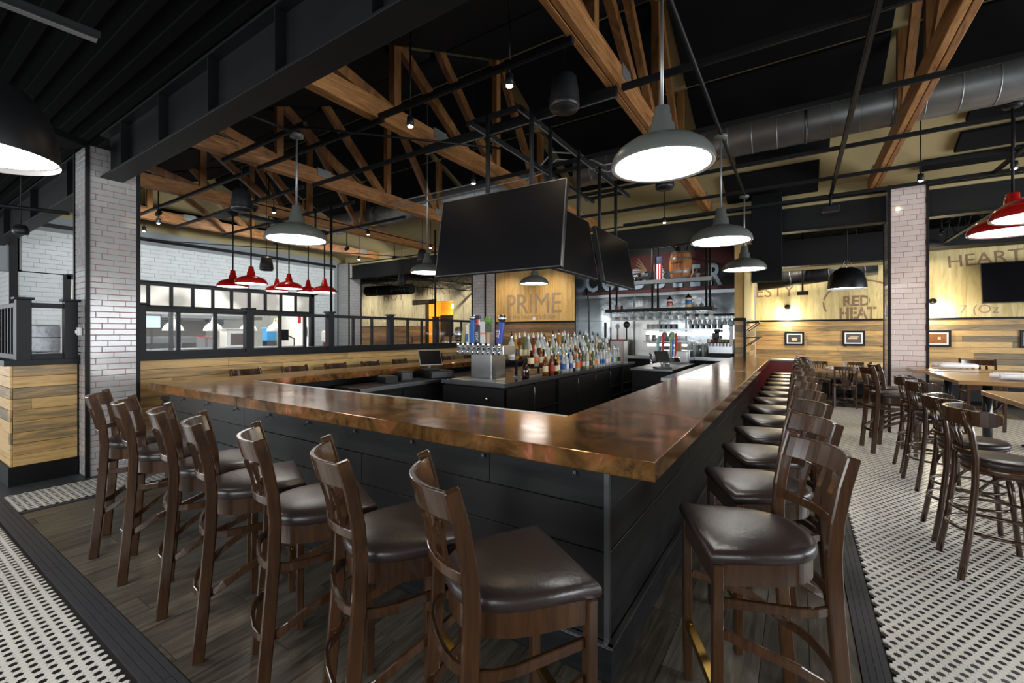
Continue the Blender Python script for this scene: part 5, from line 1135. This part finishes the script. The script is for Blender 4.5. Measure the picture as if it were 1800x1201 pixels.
for i, (x, y, z) in enumerate(((.45, 8.9, 3.6), (.1, 13.0, 2.55))):
    t = thing('track_or_fill_spot', ('dark unlit projector on the track left of the right tiled column', 'small spot under the black round duct')[i], 'spotlight', (x, y, z)); MB().b2((-.12, -.08, 0), (.12, .08, .09)).build('housing', black, t, .01); MB().cyl((0, 0, .09), (0, 0, (4.158 if y > 9.7 else 3.9)-z), .02).build('stem', black, t)
# wall lights and pictures
for i, (x, z) in enumerate(((-.24, 2.33), (2.7, 2.37))):
    t = thing('wall_sconce', 'lit round wall light '+('between ZESTY and RED HEAT', 'right of the right tiled column')[i], 'lamp', (x, 14.28, z))
    o = MB().lathe([(0, 0), (.07, 0), (.07, .03), (0, .04)], 16).build('back_plate', black, t); o.rotation_euler = (R(90), 0, 0)
    MB().sweep([(0, -.03, 0), (0, -.14, .02), (0, -.16, -.06)], .012).build('arm', black, t); MB().lathe([(0, -.08), (.045, -.1), (.055, -.15), (.04, -.2), (0, -.22)], 14, (0, -.16, 0)).build('bulb', sconce_glow, t)
    l = bpy.data.lights.new('sconce_light', 'POINT'); l.energy = 18; l.color = (1, .9, .7); l.shadow_soft_size = .05
    o = bpy.data.objects.new('sconce_light', l); C.objects.link(o); o.parent = t; o.location = (0, -.22, -.3)
def picture(x, z, w, h, label, m, sub):
    t = thing('framed_picture', label, 'picture', (x, 14.26, z))
    MB().b2((-w/2, -.03, -h/2), (w/2, 0, h/2)).build('frame', black, t, .004); MB().b2((-w/2+.05, -.033, -h/2+.05), (w/2-.05, -.03, h/2-.05)).build('mat_board', paper, t)
    p = MB().b2((-w/2+.08, -.036, -h/2+.08), (w/2-.08, -.033, h/2-.08)).build('photo_print', m, t); q = MB()
    for (a, b, c, d) in sub: q.b2((a, -.038, b), (c, -.036, d))
    q.build('print_detail', crm, t)
picture(-.08, 1.46, .45, .37, 'small framed photo of a plate of food, leftmost on the plank wall', mat('photo_dark', rgb(60, 56, 54), .4, noise=.5, nscale=30), [(-.06, -.06, .06, .02)])
picture(1.2, 1.48, .47, .39, 'framed photo of sliced meat, beside the right tiled column', mat('photo_grey', rgb(84, 80, 86), .4, noise=.5, nscale=26), [(-.11, -.02, .08, .02), (-.08, .03, .1, .05)])
picture(2.78, 1.48, .47, .39, 'framed orange toned photo right of the right tiled column', mat('photo_orange', rgb(140, 84, 30), .4, noise=.6, nscale=18), [(.0, -.02, .05, .04)])
picture(4.35, 1.48, .47, .39, 'framed photo at the far right edge of the plank wall', mat('photo_brown', rgb(90, 60, 40), .4, noise=.5, nscale=18), [(-.05, -.03, .05, .03)])

# ------------------------------------------------------------------ high tables and bentwood stools on the right
def table(label, x0, x1, y0, y1, z=1.067, legs=((.3, .3),)):
    t = thing('high_table' if z > .9 else 'dining_table', label, 'table', ((x0+x1)/2, (y0+y1)/2, 0)); w, d = (x1-x0)/2, (y1-y0)/2
    MB().b2((-w, -d, z-.045), (w, d, z)).build('tabletop', table_top, t, .004)
    for px in (-w+.42, w-.42) if w > .8 else (0,):
        p = MB().cyl((px, 0, .06), (px, 0, z-.05), .045, n=16).build('pedestal', mat('black_gloss_%d' % rnd.randrange(10**6), rgb(22, 26, 30), .2), t)
        MB().lathe([(.11, .03), (.07, .06), (.046, .12)], 20, (px, 0, 0)).build('foot_cone', black, t)
        for a in range(4): MB().sweep([(px, 0, .035), (px+.3*cos(a*pi/2+.785), .3*sin(a*pi/2+.785), .015)], sec=(.07, .03), taper=.7).build('base_arm', black, t)
        MB().b2((px-.2, -.2, z-.06), (px+.2, .2, z-.045)).build('top_plate', black, t)
    return t
table('oak high table nearest at the right edge, its left corner showing', 1.44, 3.0, 4.9, 5.86)
table('oak high table in the middle at the right with two rolled napkins', 1.53, 3.3, 6.95, 8.45)
table('oak high table furthest back in front of the tiled column', 1.44, 3.3, 8.62, 9.26)
table('dark dining table in front of the plank wall with rolled napkins', .3, 1.75, 12.35, 13.2, .75)
def napkins(label, x, y, z, a, s=1, n=2):
    for i in range(n):
        t = thing('rolled_napkin', label+(', upper roll' if i == 0 else ', lower roll'), 'napkin', (x+i*.05, y-.10*i, z+.032*s), a+i*.35); t.scale = (s, s, s)
        m = MB(); rings = []
        for k in range(9):
            xx = -.17+.34*k/8; r = .03*(1-.25*abs(k/4-1)); rings.append([(xx, r*1.25*cos(2*pi*j/12)*(1+.08*sin(3*j+k)), r*sin(2*pi*j/12)) for j in range(12)])
        m.loft(rings).build('napkin_roll', napkin, t); MB().sweep([(-.15, .0, .03), (.0, .006, .034), (.15, .004, .028)], sec=(.03, .004)).build('fold', napkin, t)
napkins('white napkin roll on the middle high table, left pair', 2.1, 7.35, 1.067, R(-20), 1.25); napkins('white napkin roll on the middle high table, right pair', 2.35, 7.0+.1, 1.067, R(-25), 1.25)
napkins('white napkin roll on the furthest high table', 1.98, 9.35, 1.067, R(-12), 1.3); napkins('white napkin roll at the left of the dining table', .75, 12.8, .75, R(10), 1.2); napkins('white napkin roll at the right of the dining table', 1.3, 12.7, .75, R(-10), 1.4)

def make_bent():
    t = thing('bentwood_stool', 'x', 'stool')
    prof = [(.195, .735), (.205, .745), (.205, .765), (.19, .778), (.12, .785), (0, .787)]
    MB().lathe([(0, .735)]+prof, 32).build('seat', leather, t)
    MB().lathe([(.185, .68), (.195, .68), (.198, .735), (0, .735)], 32).build('seat_ring', chair_wood, t)
    for s in (-1, 1):
        MB().sweep([(s*.2, .2, 0), (s*.175, .17, .4), (s*.15, .14, .7)], .017, .02, n=10).build('leg', chair_wood, t)
        MB().sweep([(s*.225, -.25, 0), (s*.21, -.205, .3), (s*.195, -.175, .6), (s*.19, -.17, .78), (s*.195, -.19, .95), (s*.2, -.225, 1.09)], .02, .017, n=10).build('back_post', chair_wood, t)
    def band(z0, z1, a0, rx, ry, yc, name, th=.02, n=18):
        rings = []
        for i in range(n+1):
            a = R(a0)+(pi-2*R(a0))*i/n; x, y = rx*cos(a), yc-ry*sin(a)
            k = .5 if i in (0, n) else (.85 if i in (1, n-1) else 1); zm, dz = (z0+z1)/2, (z1-z0)/2*k
            nx, ny = cos(a), -sin(a)
            rings.append([(x, y, zm-dz), (x+nx*th, y+ny*th, zm-dz), (x+nx*th, y+ny*th, zm+dz), (x, y, zm+dz)])
        MB().loft(rings, True, False).build(name, chair_wood, t, .004, seg=2)
    band(1.0, 1.1, -14, .225, .16, -.1, 'curved_backrest')
    band(.80, .83, 30, .19, .08, -.13, 'lower_rail', .014)
    for i in range(4):
        x = -.1+.066*i; MB().sweep([(x*.8, -.2, .82), (x, -.225-.02*(1-(x/.12)**2), 1.02)], .008, n=6).build('spindle', chair_wood, t)
    for z, r in ((.42, .215), (.3, .232)):
        P = [(r*cos(2*pi*i/28), -.02+r*1.02*sin(2*pi*i/28), z) for i in range(28)]
        MB().sweep(P, .0105, n=6, closed=True).build('foot_hoop', chair_wood, t)
    for s in (-1, 1):
        P = [(s*(.2-.03*sin(a)), .17-.35*(1-cos(a))/2, .46+.22*sin(a)) for a in [pi*k/10 for k in range(11)]]
        MB().sweep(P, .01, n=6).build('arched_brace', chair_wood, t)
    P = [(.16*cos(a), .175, .46+.22*sin(a)) for a in [pi*k/10 for k in range(11)]]; MB().sweep(P, .01, n=6).build('arched_brace', chair_wood, t)
    return t
bs = make_bent(); bs.location = (1.13, 4.22, 0); bs.rotation_euler = (0, 0, R(-88)); bs['label'] = 'round bentwood high stool nearest at the right edge'
dup(bs, (1.14, 4.83, 0), R(-92), 'round bentwood high stool second from the right edge, at the nearest high table')
dup(bs, (1.24, 6.22, 0), R(-85), 'round bentwood high stool third along, left of the middle high table'); dup(bs, (1.24, 6.85, 0), R(-90), 'round bentwood high stool fourth along, left of the middle high table')
dup(bs, (2.9, 6.3, 0), R(60), 'round bentwood high stool behind the nearest high table'); dup(bs, (2.6, 4.3, 0), R(-60), 'round bentwood high stool under the nearest high table at the edge')
dup(st, (1.06, 7.8, 0), R(-80), 'slat back stool at the middle high table, nearer of the dark pair', 'slat back stools at the rear high tables'); dup(st, (1.22, 8.45, 0), R(-84), 'slat back stool at the rear high table, further of the dark pair', 'slat back stools at the rear high tables')
dup(st, (2.6, 10.5, 0), R(180), 'slat back stool on the far side of the rear high table')
# dining chairs
def make_chair():
    t = thing('dining_chair', 'x', 'chair')
    O = seat_outline(.21, .18, .2, -.2)
    MB().loft([[(x, y, .44) for x, y in O], [(x*1.02, y*1.02, .455) for x, y in O], [(x*.97, y*.97, .475) for x, y in O], [(x*.5, y*.5, .483) for x, y in O]]).build('seat', leather, t)
    MB().loft([[(x*.95, y*.95, .39) for x, y in O], [(x*.95, y*.95, .44) for x, y in O]], True, False).build('seat_frame', chair_wood, t)
    for s in (-1, 1):
        MB().sweep([(s*.19, .17, 0), (s*.19, .175, .44)], sec=(.036, .036), up=(0, 1, 0)).build('leg', chair_wood, t)
        MB().sweep([(s*.185, -.24, 0), (s*.185, -.195, .44), (s*.19, -.22, .7), (s*.195, -.27, .88)], sec=(.03, .045), up=(0, 1, 0)).build('back_post', chair_wood, t)
    P = [(-.2+.04*i, -.265-.04*(1-(i/5-1)**2), .85) for i in range(11)]
    MB().sweep(P, sec=(.02, .08)).build('top_rail', chair_wood, t)
    for i in range(5): MB().sweep([(-.04+.02*i, -.2, .47), (-.12+.06*i, -.285, .83)], sec=(.022, .01), up=(0, 1, 0)).build('slat', chair_wood, t)
    MB().sweep([(-.185, -.215, .2), (.185, -.215, .2)], .01).build('stretcher', chair_wood, t)
    return t
dc = make_chair(); dc.location = (.86, 12.05, 0); dc['label'] = 'dark fan back dining chair at the near side of the dining table'
dup(dc, (.45, 13.5, 0), R(185), 'dark dining chair behind the dining table, left one'); dup(dc, (1.15, 13.55, 0), R(178), 'dark dining chair behind the dining table, right one')
dup(dc, (.28, 12.6, 0), R(-95), 'dark dining chair at the left end of the dining table'); dup(dc, (1.5, 12.15, 0), R(3), 'dark dining chair at the near right of the dining table, turned away'); dup(dc, (1.9, 12.9, 0), R(88), 'dark dining chair at the right end of the dining table')
t = thing('wall_bench', 'long dark upholstered bench against the plank wall', 'bench'); MB().b2((-.9, 13.72, .1), (5, 14.2, .42)).build('bench_base', trim_black, t); MB().b2((-.9, 13.7, .42), (5, 14.2, .5)).build('bench_seat', leather, t, .02)
simple('service_station', 'dark red low cabinet at the far end of the right bar arm', 'cabinet', [('case', (-.45, -.3, 0), (.3, .3, 1.0), red_enamel), ('top', (-.48, -.33, 1.0), (.33, .33, 1.03), steel_dark), ('door', (.3, -.26, .1), (.312, .26, .9), shade_red)], (-.3, 11.52, 0))
# partly seen stools/objects at the left end of the bar
simple('trash_bin', 'dark leather covered box at the left end of the bar', 'bin', [('body', (-.2, -.2, 0), (.2, .2, .8), mat('navy_vinyl', rgb(26, 28, 36), .4)), ('lid', (-.21, -.21, .8), (.21, .21, .86), speaker_black)], (-6.15, 2.3, 0), bev=.02)
